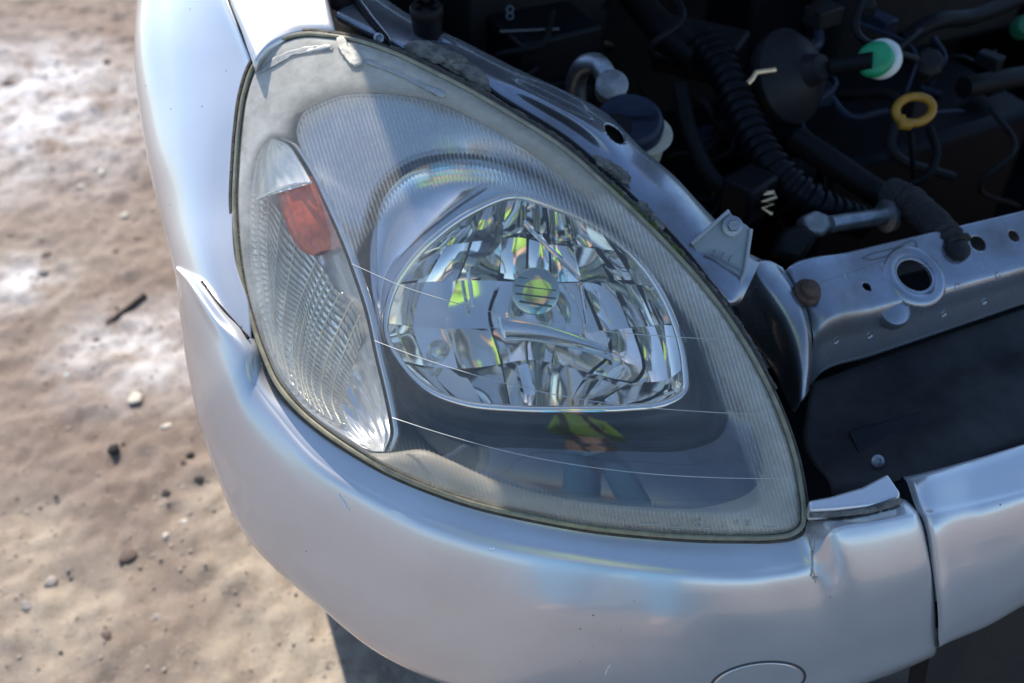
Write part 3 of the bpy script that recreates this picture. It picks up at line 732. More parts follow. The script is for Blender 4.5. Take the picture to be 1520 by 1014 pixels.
# grille panel right of the bumper corner
G = [
 [(1336, 712, .790), (1340, 708, .770), (1346, 716, .757), (1361, 757, .743), (1368, 768, .739), (1385, 850, .753), (1392, 905, .772), (1393, 945, .792), (1393, 962, .81)],
 [(1350, 712, .785), (1351, 706, .765), (1356, 714, .752), (1369, 756, .737), (1376, 767, .732), (1391, 848, .747), (1397, 903, .766), (1399, 942, .788), (1399, 958, .81)],
 [(1440, 690, .80), (1440, 683, .784), (1442, 693, .774), (1448, 742, .757), (1452, 751, .752), (1460, 828, .768), (1463, 868, .783), (1464, 912, .806), (1464, 930, .83)],
 [(1530, 664, .82), (1530, 656, .804), (1530, 668, .795), (1530, 722, .778), (1530, 731, .773), (1530, 800, .788), (1530, 832, .800), (1530, 876, .822), (1530, 893, .845)],
 [(1800, 570, .92), (1800, 562, .904), (1800, 575, .893), (1800, 625, .876), (1800, 635, .871), (1800, 700, .886), (1800, 730, .898), (1800, 780, .922), (1800, 800, .95)]]
rows = [PP(r) + [P(*r[-1]) + V3(.0, .10, -.02)] for r in G]
rows.append([q + V3(.55, .04, 0) for q in rows[-1]])
loft_obj('grille_panel', rows, 90, 60, PAINT, car)
# dark lower grille opening behind
MB().prism(PP([(1395, 930, .83), (1540, 860, .86), (1850, 760, 1.0), (1850, 1150, 1.0), (1350, 1150, .86), (1380, 975, .84)]), V3(0, .02, .0)).build('lower_grille', DARKPL, car)

# ------------------------------------------------------------------ inner rail beside the lamp
UPE = [(545, -20, .925), (612, 26, .897), (690, 64, .885), (775, 107, .875), (842, 138, .868), (900, 170, .862), (954, 223, .857), (1000, 262, .853), (1042, 307, .850), (1085, 352, .850), (1112, 377, .850), (1130, 386, .852)]
LOE = [(x, y, float(dl(x, y)) + .024) for x, y in ((500, 20), (590, 66), (650, 94), (710, 122), (771, 158), (848, 207), (911, 263), (970, 319), (1021, 373), (1058, 420), (1084, 448), (1100, 446))]
rows = []
for k in range(12):
    u, l_ = np.array(UPE[k]), np.array(LOE[k])
    bulge = [.0] * 3
    r = [P(*l_) + FWD * .05, P(*l_), P(*(l_ * .8 + u * .2 - [0, 0, .006])), P(*(l_ * .55 + u * .45 - [0, 0, .011 + (.008 if k in (4, 5) else 0)])), P(*(l_ * .25 + u * .75 - [0, 0, .010 + (.004 if k == 5 else 0) - (.004 if k == 4 else 0)])), P(*(l_ * .05 + u * .95 - [0, 0, .004])), P(*u), P(*u) + V3(.004, .01, -.03), P(*u) + V3(.008, .015, -.10)]
    rows.append(r)
rail = loft_obj('inner_rail', rows, 320, 90, PAINT_IN, car)
hc = P(912, 199, .85)
hc = hit(bvh(rail), 912, 199)[0]
punch(rail, hc, V3(-.1, -.45, .9), .0088, 1.25)
md = rail.modifiers.new('t', 'SOLIDIFY'); md.thickness = .0016; md.offset = 0
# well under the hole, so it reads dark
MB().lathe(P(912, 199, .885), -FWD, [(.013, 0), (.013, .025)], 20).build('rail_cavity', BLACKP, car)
# end panel between lamp and cross member, folded
EP = [[(1092, 452, .868), (1106, 425, .850), (1116, 392, .842), (1140, 388, .853), (1160, 398, .858)],
      [(1105, 478, .880), (1122, 455, .858), (1142, 428, .836), (1160, 415, .845), (1172, 418, .855)],
      [(1125, 510, .888), (1145, 492, .866), (1168, 470, .834), (1183, 455, .838), (1192, 452, .850)],
      [(1148, 545, .885), (1165, 535, .866), (1183, 515, .834), (1195, 497, .834), (1201, 490, .848)],
      [(1165, 580, .872), (1176, 570, .858), (1190, 555, .836), (1198, 540, .836), (1203, 530, .850)],
      [(1180, 612, .852), (1184, 606, .848), (1189, 597, .840), (1194, 588, .840), (1198, 580, .852)]]
loft_obj('lamp_side_panel', [PP(r) for r in EP], 50, 40, PAINT_IN, car, .0015)

# ------------------------------------------------------------------ strips, foam and dirt along the lamp's top edge
def along(a, b, n=60, k=1.0, off=0.0, jit=0.0, seed=1):
    q = even(OUT[:16], 300)[int(a * 300):int(b * 300)]
    q = q[np.linspace(0, len(q) - 1, n).astype(int)]
    rs = np.random.RandomState(seed)
    return np.array([PL(*(cen + (p - cen) * k), off) + rs.uniform(-jit, jit, 3) for p in q])
rs = np.random.RandomState(3)
MB().tube(along(.12, .80, 160, 1.022, .011, .0006), .0032 + .0012 * rs.rand(160), 8).build('edge_strip', FOAM, car)
MB().tube(along(.10, .85, 160, 1.018, .006, .0004), .0034 + .0008 * rs.rand(160), 8).build('edge_gasket', GASKET, car)
MB().tube(along(.30, .82, 120, 1.034, .022, .0008), .0030 + .001 * rs.rand(120), 8).build('edge_strip', DARKPL, car)
MB().tube(along(.47, .62, 60, 1.022, .004, .0008), .0022 + .0012 * rs.rand(60), 7).build('moss_line', MOSS, car)

def rag(name, pts, d, mat_, seed, amp=.004, thick=.0025, puff=.004):
    """a torn, crumpled flake: polygon filled with a fine wrinkled grid"""
    r = np.random.RandomState(seed); poly = even(pts, 40, True)
    poly = poly + r.uniform(-1.2, 1.2, poly.shape); c = poly.mean(0); v, n = [], 40
    for k in (1.0, .85, .65, .4, .15):
        for p in poly:
            q = c + (p - c) * k
            z = (vnoise(np.array(q[0] * .07), np.array(q[1] * .07), seed) - .5) * 2 * amp + (vnoise(np.array(q[0] * .2), np.array(q[1] * .2), seed + 3) - .5) * amp
            v.append(P(q[0], q[1], d(q[0], q[1]) - puff * (1 - k) - z))
    v.append(P(c[0], c[1], d(*c) - puff)); f = grid_faces(5, n, True) + [(4 * n + j, 4 * n + (j + 1) % n, 5 * n) for j in range(n)]
    o = obj(name, v, f, mat_, car); md = o.modifiers.new('t', 'SOLIDIFY'); md.thickness = thick; return o
dlen = lambda o: (lambda x, y: float(dl(x, y)) + o)
rag('torn_foam', [(598, 70), (628, 64), (662, 74), (700, 96), (724, 122), (728, 138), (700, 124), (660, 100), (620, 84)], dlen(.010), FOAM, 4)
rag('torn_foam', [(880, 234), (905, 243), (934, 268), (930, 274), (910, 262), (888, 246)], dlen(.007), FOAM, 9, .002)
rag('torn_foam', [(948, 300), (968, 320), (984, 342), (978, 342), (960, 322), (944, 304)], dlen(.006), FOAM, 12, .002)
rag('old_tape', [(500, 58), (508, 54), (518, 66), (536, 84), (538, 94), (526, 98), (512, 86)], dlen(-.0022), TAPE, 2, .0006, .0005, .0003)
# flaking clear coat at the head of the lens
for pts, sd in (([(381, 112), (396, 94), (418, 80), (446, 71), (472, 68), (494, 67), (494, 72), (464, 73), (434, 79), (408, 91), (388, 108)], 21), ([(540, 88), (572, 98), (604, 112), (634, 126), (664, 141), (662, 145), (630, 132), (600, 117), (570, 103), (542, 92)], 22)):
    rag('peeling_film', pts, dlen(-.0012), mat('peeled_film', (.46, .46, .44), .5, var=.3, vscale=150), sd, .0003, .0002, .0)
# thin wire stay by the bonnet edge
MB().tube(PP([(518, -10, .885), (545, 26, .868), (566, 50, .858), (583, 70, .850)]), .0022, 8).build('bonnet_seal_wire', RUBBER, car)
MB().tube(PP([(528, -10, .883), (556, 28, .866), (578, 55, .856), (584, 71, .849)]), .0011, 8).build('bonnet_seal_edge', STEEL, car)
MB().lathe(P(563, 58, .852), -FWD, [(.004, 0), (.0045, .003), (.0025, .004), (.0024, .001), (0, .001)], 20).build('seal_clip', STEEL, car)
MB().lathe(P(507, 8, .885), V3(0, -.1, 1), [(.010, 0), (.010, .012), (.008, .015), (0, .016)], 20).build('grommet', RUBBER, car)
# rubber bonnet stop with a cross slot
kc = P(635, 52, .872); up_ = V3(-.02, -.10, 1); up_ /= np.linalg.norm(up_)
stop = MB().lathe(kc - up_ * .004, up_, [(.0145, 0), (.0145, .004), (.0125, .006), (.0135, .022), (.0145, .024), (.0145, .030), (.013, .0325), (.0, .0325)], 36).build('bonnet_stop', RUBBER, car)
cuts = []
for a in (.5, 2.07):
    e1 = V3(math.cos(a), math.sin(a), 0); e1 -= up_ * (e1 @ up_); e2 = np.cross(up_, e1)
    cuts.append(MB().box(kc + up_ * .03, e1 * .0105, e2 * .0034, up_ * .006).build('cutter', None, smooth=False))
cut(stop, cuts)
MB().tube(PP([(598, 44, .885), (640, 62, .876), (690, 84, .872)]), [.004, .012, .005], 12).build('stop_seat', PAINT_IN, car)

# ------------------------------------------------------------------ bolted bracket
br = [(1026, 362), (1050, 340), (1072, 318), (1082, 313), (1090, 322), (1108, 334), (1115, 340), (1113, 372), (1106, 402), (1086, 453), (1062, 420), (1040, 388)]
bd = lambda x, y: .812 + .00006 * (x - 1026) + (.018 if False else 0)
MB().prism([P(x, y, bd(x, y)) for x, y in br], FWD * .004).build('lamp_bracket', mat('bracket_plastic', (.30, .34, .35), .4, var=.2, vscale=40), car, bevel=.001)
for a, b in (((1026, 362), (1082, 313)), ((1115, 340), (1106, 402)), ((1106, 402), (1086, 453))):
    MB().tube([P(*a, bd(*a) - .002), P(*b, bd(*b) - .002)], .0016, 8).build('bracket_rib', mat('bracket_rib', (.34, .37, .38), .4), car)
BRK = mat('bracket_fold', (.16, .19, .22), .45)
MB().tube([P(1046, 378, .8105), P(1066, 384, .8115), P(1100, 402, .8135)], .0008, 6).build('bracket_rib', BRK, car)
for q in (1058, 1070, 1082):
    MB().tube([P(q, 376 + (q - 1050) * .35, .8105), P(q + 4, 368 + (q - 1050) * .35, .811)], .0008, 6).build('bracket_rib', BRK, car)
bo = P(1087, 336, .812); bn = -FWD
bl = MB().lathe(bo, bn, [(.0085, 0), (.0085, .0016), (.0062, .002), (.0060, .0021)], 24)
bl.lathe(bo, bn, [(.0050, .001), (.0050, .0055), (.0044, .0062), (0, .0062)], 6)
bl.build('bracket_bolt', STEEL, car)

# ------------------------------------------------------------------ radiator cross member
X0, X1, X2 = [(1163, 398, .858), (1212, 476, .842), (1208, 556, .868)], [(1520, 314, .950), (1520, 394, .922), (1520, 450, .950)], [(2000, 200, 1.13), (2000, 275, 1.09), (2000, 330, 1.12)]
rows = []
for k in range(4):
    a = [X0, X0, X1, X2][k]
    A, Bq, Cq = PP(a)
    if k == 0: sh = V3(-.001, .0, -.012)
    else: sh = V3(0, 0, 0)
    rows.append([A + V3(0, .004, -.05) + sh, A + V3(0, .002, -.003) + sh, A + sh, A * .9 + Bq * .1 + sh + V3(0, 0, .001), A * .5 + Bq * .5 + sh, A * .03 + Bq * .97 + sh + V3(0, 0, .0003), Bq + sh + V3(0, -.001, -.0015), Bq * .5 + Cq * .5 + sh, Bq * .06 + Cq * .94 + sh, Cq + sh, Cq + V3(0, .02, -.004) + sh])
rows2 = [rows[0], [p * .97 + q * .03 for p, q in zip(rows[1], rows[2])]] + [[p * (1 - t) + q * t for p, q in zip(rows[1], rows[2])] for t in (.25, .5, .75)] + [rows[2], rows[3], [q + V3(.42, .03, 0) for q in rows[3]]]
cm = loft_obj('cross_member', rows2, 420, 130, PAINT_IN, car)
top_n = np.cross(P(1520, 314, .95) - P(1163, 398, .858), P(1212, 476, .842) - P(1163, 398, .858)); top_n /= np.linalg.norm(top_n)
if top_n[2] < 0: top_n = -top_n
ct = bvh(cm)
big = hit(ct, 1357, 409)[0]
for (x, y, r_, q_) in ((1357, 409, .0175, .9), (1286, 426, .0042, 1), (1451, 362, .0085, .9), (1504, 351, .006, 1)): punch(cm, hit(ct, x, y)[0], top_n, r_, q_)
md = cm.modifiers.new('t', 'SOLIDIFY'); md.thickness = .0016; md.offset = 0
MB().lathe(big, top_n, [(.0185, -.004), (.0200, .0015), (.0235, .0034), (.0275, .0032), (.031, .0004), (.032, -.002)], 40, False).build('hole_flange', PAINT_IN, car)
# raised button on the front edge, rusty bolt, swaged slot
bq, bnn = hit(ct, 1326, 462)
MB().lathe(bq, top_n * .6 - FWD * .4, [(.0155, -.006), (.0155, .001), (.0135, .004), (.0125, .0035), (.0115, .004), (0, .0055)], 36).build('rivet_button', PAINT_IN, car)
MB().lathe(P(1198, 434, .846), top_n, [(.012, -.002), (.012, .002), (.009, .0035), (.0085, .008), (.006, .0095), (0, .0096)], 20).build('rusty_bolt', RUST, car)
pts = [hit(ct, x, y, .0006)[0] for x, y in even([(1280, 384), (1292, 378), (1330, 368), (1358, 358), (1360, 366), (1330, 376), (1292, 386), (1280, 384)], 60)]
pts = [q for q in pts if q is not None]
MB().tube(pts, .0011, 6, False).build('swaged_slot', mat('swage_dark', (.10, .11, .13), .6), car)  # dark line traced round the slot
MB().tube([q for q in (hit(ct, x, y, .0004)[0] for x, y in even([(1215, 420), (1270, 402), (1330, 380)], 40)) if q is not None], .0006, 5, False).build('panel_seam', GASKET, car)
for x, y in ((1240, 505), (1290, 497), (1400, 465), (1460, 447), (1255, 412), (1310, 397), (1420, 425), (1480, 408)):
    q, nn = hit(ct, x, y)
    if q is not None: MB().lathe(q, nn if nn @ FWD < 0 else -nn, [(.0034, .0006), (.0030, .0013), (.0016, .0006), (0, .0005)], 16).build('spot_weld', PAINT_IN, car)
# black air guide under the cross member
loft_obj('air_guide', [PP(r) for r in ([(1202, 570, .885), (1360, 512, .925), (1530, 455, .965), (1850, 360, 1.10)], [(1196, 610, .87), (1360, 560, .905), (1530, 505, .945), (1850, 410, 1.08)], [(1192, 655, .845), (1350, 615, .865), (1530, 560, .90), (1850, 470, 1.03)], [(1205, 690, .822), (1340, 652, .838), (1530, 610, .862), (1850, 515, .99)], [(1230, 722, .800), (1335, 702, .806), (1440, 690, .822), (1530, 664, .842)], [(1232, 740, .80), (1340, 715, .80), (1440, 700, .82), (1540, 675, .85)])], 60, 60, mat('dusty_air_guide', (.010, .010, .012), .55, spec=.2, var=.5, vscale=7, dark=(.055, .052, .05), bump=.5, bscale=60), car, .003)
MB().lathe(P(1302, 684, .805), -FWD, [(.0052, 0), (.0052, .002), (.0026, .0026), (.0024, .001), (0, .001)], 24).build('air_guide_rivet', STEEL, car)
MB().prism(PP([(1260, 640, .842), (1365, 612, .86), (1440, 640, .84), (1500, 668, .835), (1400, 690, .815), (1290, 706, .805)]), FWD * .002).build('air_guide_flap', mat('scuffed_flap', (.009, .010, .015), .5, spec=.2, var=.5, vscale=30, dark=(.016, .017, .02)), car, bevel=.001)

# ------------------------------------------------------------------ engine bay
bay = MB()
zf = .22
floor_ = [V3(-.02, .30, zf), V3(.20, -.02, zf), V3(1.4, .0, zf), V3(1.4, 1.0, zf), V3(-.05, 1.0, zf)]
bay.prism(floor_, V3(0, 0, -.01)).build('engine_bay_floor', BLACKP, car, False)
MB().prism([V3(-.16, .28, .19), V3(.0, -.10, .19), V3(1.2, -.10, .19), V3(1.36, .28, .19), V3(1.36, 3.2, .19), V3(-.16, 3.2, .19)], V3(0, 0, -.012)).build('floor_pan', BLACKP, car, False)
MB().prism([V3(-.06, .98, .2), V3(1.42, .98, .2), V3(1.42, .98, .95), V3(-.06, .98, .95)], V3(0, .02, 0)).build('firewall', DARKPL, car, False)
MB().prism([V3(-.02, .97, .2), V3(-.02, .32, .2), V3(-.02, .32, .74), V3(-.02, .97, .80)], V3(-.01, 0, 0)).build('inner_wing', BLACKP, car, False)
def bx(name, x, y, d, sx, sy, sz, mat_, rot=0.0, bev=.004):
    c = P(x, y, d); e1 = V3(math.cos(rot), math.sin(rot), 0); e2 = V3(-math.sin(rot), math.cos(rot), 0)
    return MB().box(c, e1 * sx, e2 * sy, V3(0, 0, sz)).build(name, mat_, car, True, bev)
bx('battery', 770, -15, 1.16, .085, .065, .075, DARKPL, .05)
bx('fuse_box', 800, 100, 1.13, .05, .05, .06, BLACKP, .15)
bx('engine_cover', 1300, -40, 1.35, .16, .12, .06, DARKPL, .1, .012)
bx('engine_block', 1280, 250, 1.28, .16, .10, .10, BLACKP, .12, .012)
bx('relay_box', 1040, 75, 1.17, .030, .05, .025, BLACKP, .75, .006)
bx('connector', 1110, 290, .98, .022, .018, .022, BLACKP, .4)
bx('coolant_tank', 1120, 20, 1.28, .045, .05, .06, BLACKP, .1, .01)
# pale mark on the battery top
for yy in (14, 24):
    MB().tube([P(757 + 5 * math.cos(t), yy + 5 * math.sin(t), 1.075) for t in np.linspace(0, 2 * math.pi, 16)], .0010, 6, False).build('battery_mark', mat('pale_print', (.09, .11, .12), .6), car)
MB().tube(PP([(742, 47, 1.06), (830, 43, 1.06)]), .0015, 6).build('battery_edge', mat('grey_edge', (.10, .10, .10), .6), car)
# bent alloy pipe, filler cap
MB().tube(even(PP([(855, 150, 1.04), (856, 118, 1.02), (868, 97, 1.0), (886, 95, .99), (898, 110, .985), (905, 130, .985)]), 40), .0105, 16).build('alloy_pipe', STEEL, car)
MB().lathe(P(908, 128, .975), -FWD + V3(0, 0, .3), [(.016, -.01), (.016, .004), (.011, .008), (0, .009)], 20).build('pipe_joint', ALU, car)
fc = P(935, 178, .955); fu = V3(-.10, -.28, 1); fu /= np.linalg.norm(fu)
MB().lathe(fc, fu, [(.033, -.016), (.0335, -.004), (.031, .003), (.028, .005), (.024, .0045), (.0, .006)], 40).build('filler_cap', NAVYPL, car)
MB().box(fc + fu * .006, V3(.022, -.006, 0), V3(.0015, .005, 0), fu * .003).build('cap_grip', NAVYPL, car)
MB().lathe(fc - fu * .07 + V3(.012, -.012, 0), fu, [(.016, 0), (.022, .052), (.027, .056)], 28).build('filler_neck', CREAM, car)
# corrugated hose
hp = even(PP([(1040, 60, 1.08), (1075, 105, 1.05), (1098, 160, 1.03), (1125, 215, 1.01), (1160, 262, .99), (1215, 305, .99), (1280, 330, 1.02)]), 260)
MB().tube(hp, .0165 + .0016 * np.sign(np.sin(np.arange(260) * .62)), 18).build('corrugated_hose', mat('hose_plastic', (.005, .006, .009), .45, spec=.15, var=.3, vscale=80), car)
for pts, r in (([(1010, 130, 1.05), (1025, 200, 1.02), (1055, 262, 1.0), (1110, 310, .99)], .009), ([(1180, 205, 1.06), (1240, 245, 1.04), (1300, 285, 1.03), (1350, 310, 1.02)], .014), ([(930, -20, 1.2), (985, 45, 1.12), (1040, 90, 1.08)], .018), ([(1380, 190, 1.06), (1390, 230, 1.05), (1375, 262, 1.05), (1330, 280, 1.06)], .0045), ([(1340, 60, 1.12), (1380, 35, 1.12), (1440, 25, 1.15), (1530, -10, 1.2)], .010), ([(1330, 75, 1.08), (1360, 50, 1.10), (1372, 40, 1.12)], .004), ([(1430, 130, 1.1), (1480, 120, 1.12), (1540, 110, 1.15)], .012)):
    MB().tube(even(PP(pts), 50), r, 14).build('engine_hose', RUBBER, car)
rw = np.random.RandomState(23)
for k in range(34):
    x, y = rw.uniform(760, 1500), rw.uniform(-20, 300)
    if y > 120 + (x - 760) * .45: y -= 120
    d0 = rw.uniform(1.05, 1.28); a = rw.uniform(0, 6.3); L_ = rw.uniform(30, 110)
    pth = [(x, y, d0), (x + L_ * math.cos(a), y + L_ * math.sin(a) * .7, d0 - .03), (x + L_ * 1.6 * math.cos(a + .5), y + L_ * 1.2 * math.sin(a + .5), d0 - .02), (x + L_ * 2.2 * math.cos(a + .2), y + L_ * 1.6 * math.sin(a + .2), d0 + .05)]
    MB().tube(even(PP(pth), 30), rw.choice([.0022, .003, .004, .006]), 8).build('engine_wire', [RUBBER, BLACKP, DARKPL, NAVYPL][k % 4], car)
for k in range(14):
    x, y = rw.uniform(800, 1500), rw.uniform(0, 260)
    if y > 100 + (x - 760) * .4: y -= 110
    bx('connector', x, y, rw.uniform(1.06, 1.2), rw.uniform(.008, .02), rw.uniform(.008, .016), rw.uniform(.006, .012), [DARKPL, BLACKP, NAVYPL][k % 3], rw.uniform(0, 3), .002)
# round vacuum canister with a stem, green and white cap
dc = P(1192, 108, 1.05); dx = P(1290, 92, 1.02) - dc; dx /= np.linalg.norm(dx); dn = dx * .75 - FWD * .6; dn /= np.linalg.norm(dn)
MB().lathe(dc - dn * .02, dn, [(.030, -.03), (.047, -.012), (.051, 0), (.051, .006), (.047, .010), (.036, .022), (.018, .030), (.013, .045), (.0, .046)], 44).build('vacuum_canister', mat('canister_black', (.010, .010, .014), .5, spec=.2, var=.5, vscale=40, dark=(.02, .018, .016)), car)
ga = -FWD * .8 - RGT * .55 + UPV * .15
MB().lathe(P(1307, 86, 1.022), ga, [(.012, -.014), (.0195, -.010), (.0205, -.002), (.0195, .003), (.017, .004)], 36).build('white_cap', WHITEP, car)
MB().lathe(P(1300, 90, 1.018), ga, [(.0185, 0), (.0185, .006), (.016, .009), (.010, .011), (.0, .0115)], 36).build('green_cap', GREEN, car)
MB().tube(PP([(1235, 100, 1.035), (1270, 94, 1.02), (1296, 90, 1.01)]), .009, 14).build('vacuum_pipe', RUBBER, car)
MB().tube(PP([(1150, 104, 1.02), (1122, 108, 1.01), (1116, 118, 1.008), (1110, 124, 1.008)]), .0028, 8).build('brass_clip', BRASS, car)
MB().tube(PP([(1131, 288, .965), (1148, 286, .963), (1152, 293, .962), (1131, 300, .962), (1148, 303, .962), (1131, 309, .963), (1146, 318, .963)]), .0026, 8).build('brass_spring_clip', BRASS, car)
# dipstick ring
yc = P(1357, 163, 1.03); ye, yf = RGT * .019, (UPV * .8 + FWD * .25) * .0185
ring = [yc + ye * math.cos(a) + yf * math.sin(a) + RGT * .004 * math.sin(a) for a in np.linspace(0, 2 * math.pi, 48)]
MB().tube(ring, .0046, 12, False).build('dipstick_ring', YELLOW, car)
MB().tube([yc - ye * .8 - yf * .55, yc - ye * .75 - yf * 1.15, yc - ye * .3 - yf * 1.15], .0055, 10).build('dipstick_grip', YELLOW, car)
MB().tube(PP([(1352, 195, 1.03), (1356, 260, 1.06), (1360, 300, 1.10)]), .003, 8).build('dipstick_tube', RUBBER, car)
MB().lathe(P(1375, 95, 1.10), -FWD + V3(0, 0, .5), [(.018, -.01), (.018, .006), (.012, .012), (0, .013)], 8).build('sensor_plug', DARKPL, car)
MB().lathe(P(1520, 40, 1.12), -FWD, [(.012, -.01), (.014, 0), (.010, .008), (0, .009)], 20).build('green_plug', mat('dull_green', (.006, .08, .035), .5), car)
# alloy fitting with rod and flange
fit = MB().prism(PP([(1192, 322, .955), (1212, 311, .953), (1232, 320, .953), (1240, 336, .953), (1222, 352, .953), (1195, 346, .955)]), FWD * .03)
fit.build('alloy_fitting', ALU, car, True, .004)
MB().prism(PP([(1165, 340, .95), (1195, 330, .948), (1218, 352, .948), (1190, 390, .945), (1150, 378, .95)]), FWD * .03).build('pump_bracket', DARKPL, car, True, .006)
MB().tube(PP([(1232, 333, .955), (1318, 320, .975)]), .0085, 18).build('steel_rod', STEEL, car)
rd = P(1318, 320, .975) - P(1232, 333, .955); rd /= np.linalg.norm(rd)
MB().lathe(P(1314, 321, .974), rd, [(.0085, -.002), (.0165, .0), (.0165, .005), (.0135, .007), (.010, .007), (.009, .002)], 32).build('rod_flange', STEEL, car)
# frayed cable lying over the cross member
cbl = even(PP([(1320, 285, .985), (1350, 300, .965), (1378, 325, .945), (1400, 350, .925), (1418, 368, .915)]), 60)
MB().tube(cbl, .014 + .003 * np.random.RandomState(2).rand(60), 12).build('taped_cable', mat('cloth_tape', (.035, .032, .03), .9, var=.6, vscale=160, bump=1, bscale=300), car)
MB().lathe(P(1418, 371, .91), top_n, [(.014, -.004), (.012, .006), (.006, .009), (0, .009)], 10).build('cable_end', DARKPL, car)

# ------------------------------------------------------------------ wheel and raised bonnet (their shade falls into the picture)
wc = V3(-.10, WCY, WCZ)
whl = part('wheel')
MB().lathe(wc, V3(1, 0, 0), [(.19, -.075), (.25, -.085), (.272, -.07), (.28, -.04), (.28, .04), (.272, .07), (.25, .085), (.19, .075)], 64).build('tyre', RUBBER, whl)
MB().lathe(wc, V3(1, 0, 0), [(.19, -.074), (.18, -.066), (.165, -.05), (.06, -.06), (.03, -.07), (0, -.07)], 48).build('rim', STEEL, whl)
HX0, HX1, HY, HZ, HL, HA = -.072, 1.27, .93, .95, .90, math.radians(60)
hd_ = V3(0, -math.cos(HA), math.sin(HA)); hn = V3(0, -math.sin(HA), -math.cos(HA))
rows = []
for t in np.linspace(0, 1, 7):
    rows.append([V3(HX0 + (HX1 - HX0) * q, HY, HZ) + hd_ * HL * t * (1 - .06 * (2 * q - 1) ** 2) - hn * (.05 * math.sin(math.pi * q)) for q in (0, .04, .2, .4, .6, .8, .96, 1)])
loft_obj('raised_bonnet', rows, 30, 40, PAINT, car, .006)
loft_obj('bonnet_liner', [[q + hn * .012 + (V3(.03, 0, 0) if k == 0 else V3(-.03, 0, 0) if k == 7 else 0) for k, q in enumerate(r)] for r in rows[:-1]], 20, 30, BLACKP, car, .006)
MB().prism([V3(1.30, .02, .2), V3(1.30, .98, .2), V3(1.30, .98, .80), V3(1.30, .02, .70)], V3(.01, 0, 0)).build('far_inner_wing', BLACKP, car, False)
loft_obj('far_fender', [[V3(1.28, y, .70 + .1 * y), V3(1.36, y, .71 + .1 * y), V3(1.42, y, .64 + .1 * y), V3(1.43, y, .45), V3(1.42, y, .3)] for y in (-.05, .2, .6, 1.0)], 20, 20, PAINT, car, .003)
MB().tube([V3(.55, .02, .66), V3(.50, .40, 1.30)], .004, 8).build('bonnet_prop', STEEL, car)

# ------------------------------------------------------------------ stones and twig on the dirt
def stone(x, y, size, label, mat_, flat=.55, seed=0, name='stone'):
    c = Pz(x, y, 0); r = np.random.RandomState(seed)
    bm = bmesh.new(); bmesh.ops.create_icosphere(bm, subdivisions=2, radius=1)
    sc_ = r.uniform(.75, 1.25, 3); a = r.rand() * 6.3
    for v in bm.verts:
        k = 1 + .45 * (vnoise(np.array(v.co.x * 1.7 + 9 + seed), np.array(v.co.y * 1.7 + v.co.z * 2.1), seed) - .5) * 2
        p = np.array(v.co) * k * sc_ * [1, 1, flat * .8] * size * .82
        v.co = (p[0] * math.cos(a) - p[1] * math.sin(a), p[0] * math.sin(a) + p[1] * math.cos(a), p[2])
    me = bpy.data.meshes.new(name); bm.to_mesh(me); bm.free(); me.materials.append(mat_)
    me.polygons.foreach_set('use_smooth', [seed % 2 == 0] * len(me.polygons))
    o = bpy.data.objects.new(name, me); COL.objects.link(o)
    o.location = (c[0], c[1], float(gheight(c[0], c[1])) + size * flat * .12)
    o['label'] = label; o['category'] = 'stone'; o['group'] = 'loose stones on the dirt'
SB = mat('brown_stone', (.14, .10, .08), .9, var=.4, vscale=90); SP = mat('pale_stone', (.62, .57, .48), .85, var=.25, vscale=90); SG = mat('grey_stone', (.33, .29, .26), .9, var=.35, vscale=90)
SD = mat('black_clod', (.035, .03, .027), .95, var=.4, vscale=90); STL = mat('pale_blue_chip', (.48, .62, .62), .6, var=.2, vscale=90)
for k, (x, y, s, l_, mm, fl) in enumerate([
    (203, 602, .0125, 'pale curled stone chip left of the bumper side', SP, .4), (173, 677, .0095, 'black clod of dirt, largest dark lump on the ground', SD, .8), (186, 667, .0045, 'tiny black crumb just right of the largest black clod', SD, .7),
    (249, 639, .0085, 'pale stone nearest the bumper side', SP, .6), (231, 913, .009, 'long grey stone low in the dirt below the dark stain', SG, .5), (76, 865, .010, 'brown grey stone at the lower left of the dirt', SG, .6),
    (40, 902, .011, 'rounded stone in the pale sand at lower left', SG, .45), (102, 564, .0055, 'small pale blue chip alone on the dirt', STL, .5), (120, 275, .012, 'yellowish white stone at the upper left', SP, .5),
    (160, 98, .013, 'dark stone high up beside the fender', SB, .7), (12, 122, .016, 'dark brown stone at the left edge near the patch of chalk and glare', SB, .6), (170, 372, .008, 'dark stone above the twig', SB, .8),
    (145, 505, .009, 'flat dark clod below the twig end', SD, .5), (174, 459, .005, 'black crumb touching the twig', SD, .7), (160, 946, .009, 'dark clod inside the brown damp stain', SB, .6),
    (248, 737, .009, 'dark lens shaped clod among small clods beside the bumper', SD, .5), (296, 713, .010, 'dark slanted clod nearest the bumper among small clods', SD, .5), (283, 676, .007, 'black crumb at the head of the small clod cluster', SD, .6),
    (273, 690, .008, 'flat brown crumb in the middle of the clod cluster', SB, .5), (246, 797, .0065, 'white pebble in the middle of the lower dirt', SP, .7), (272, 775, .006, 'white pebble up and right of the middle white pebble', SP, .7),
    (189, 826, .014, 'broad grey brown clod left of the white pebbles', SB, .35), (65, 407, .010, 'grey stone by the left chalky smear', SG, .6), (70, 380, .012, 'low brown clod at the left above the grey stone', SB, .35),
    (183, 315, .009, 'pale pebble left of the fender edge', SP, .5), (305, 600, .006, 'small pale pebble close under the bumper flank', SP, .6), (150, 255, .009, 'pale pebble between two yellowish stones', SP, .5)]):
    stone(x, y, s, l_, mm, fl, k + 3)
t0, t1 = Pz(160, 484, 0), Pz(216, 441, 0)
tw = np.array(even([t0, t0 * .7 + t1 * .3 + V3(.002, .003, 0), t0 * .35 + t1 * .65 + V3(-.002, 0, 0), t1], 30))
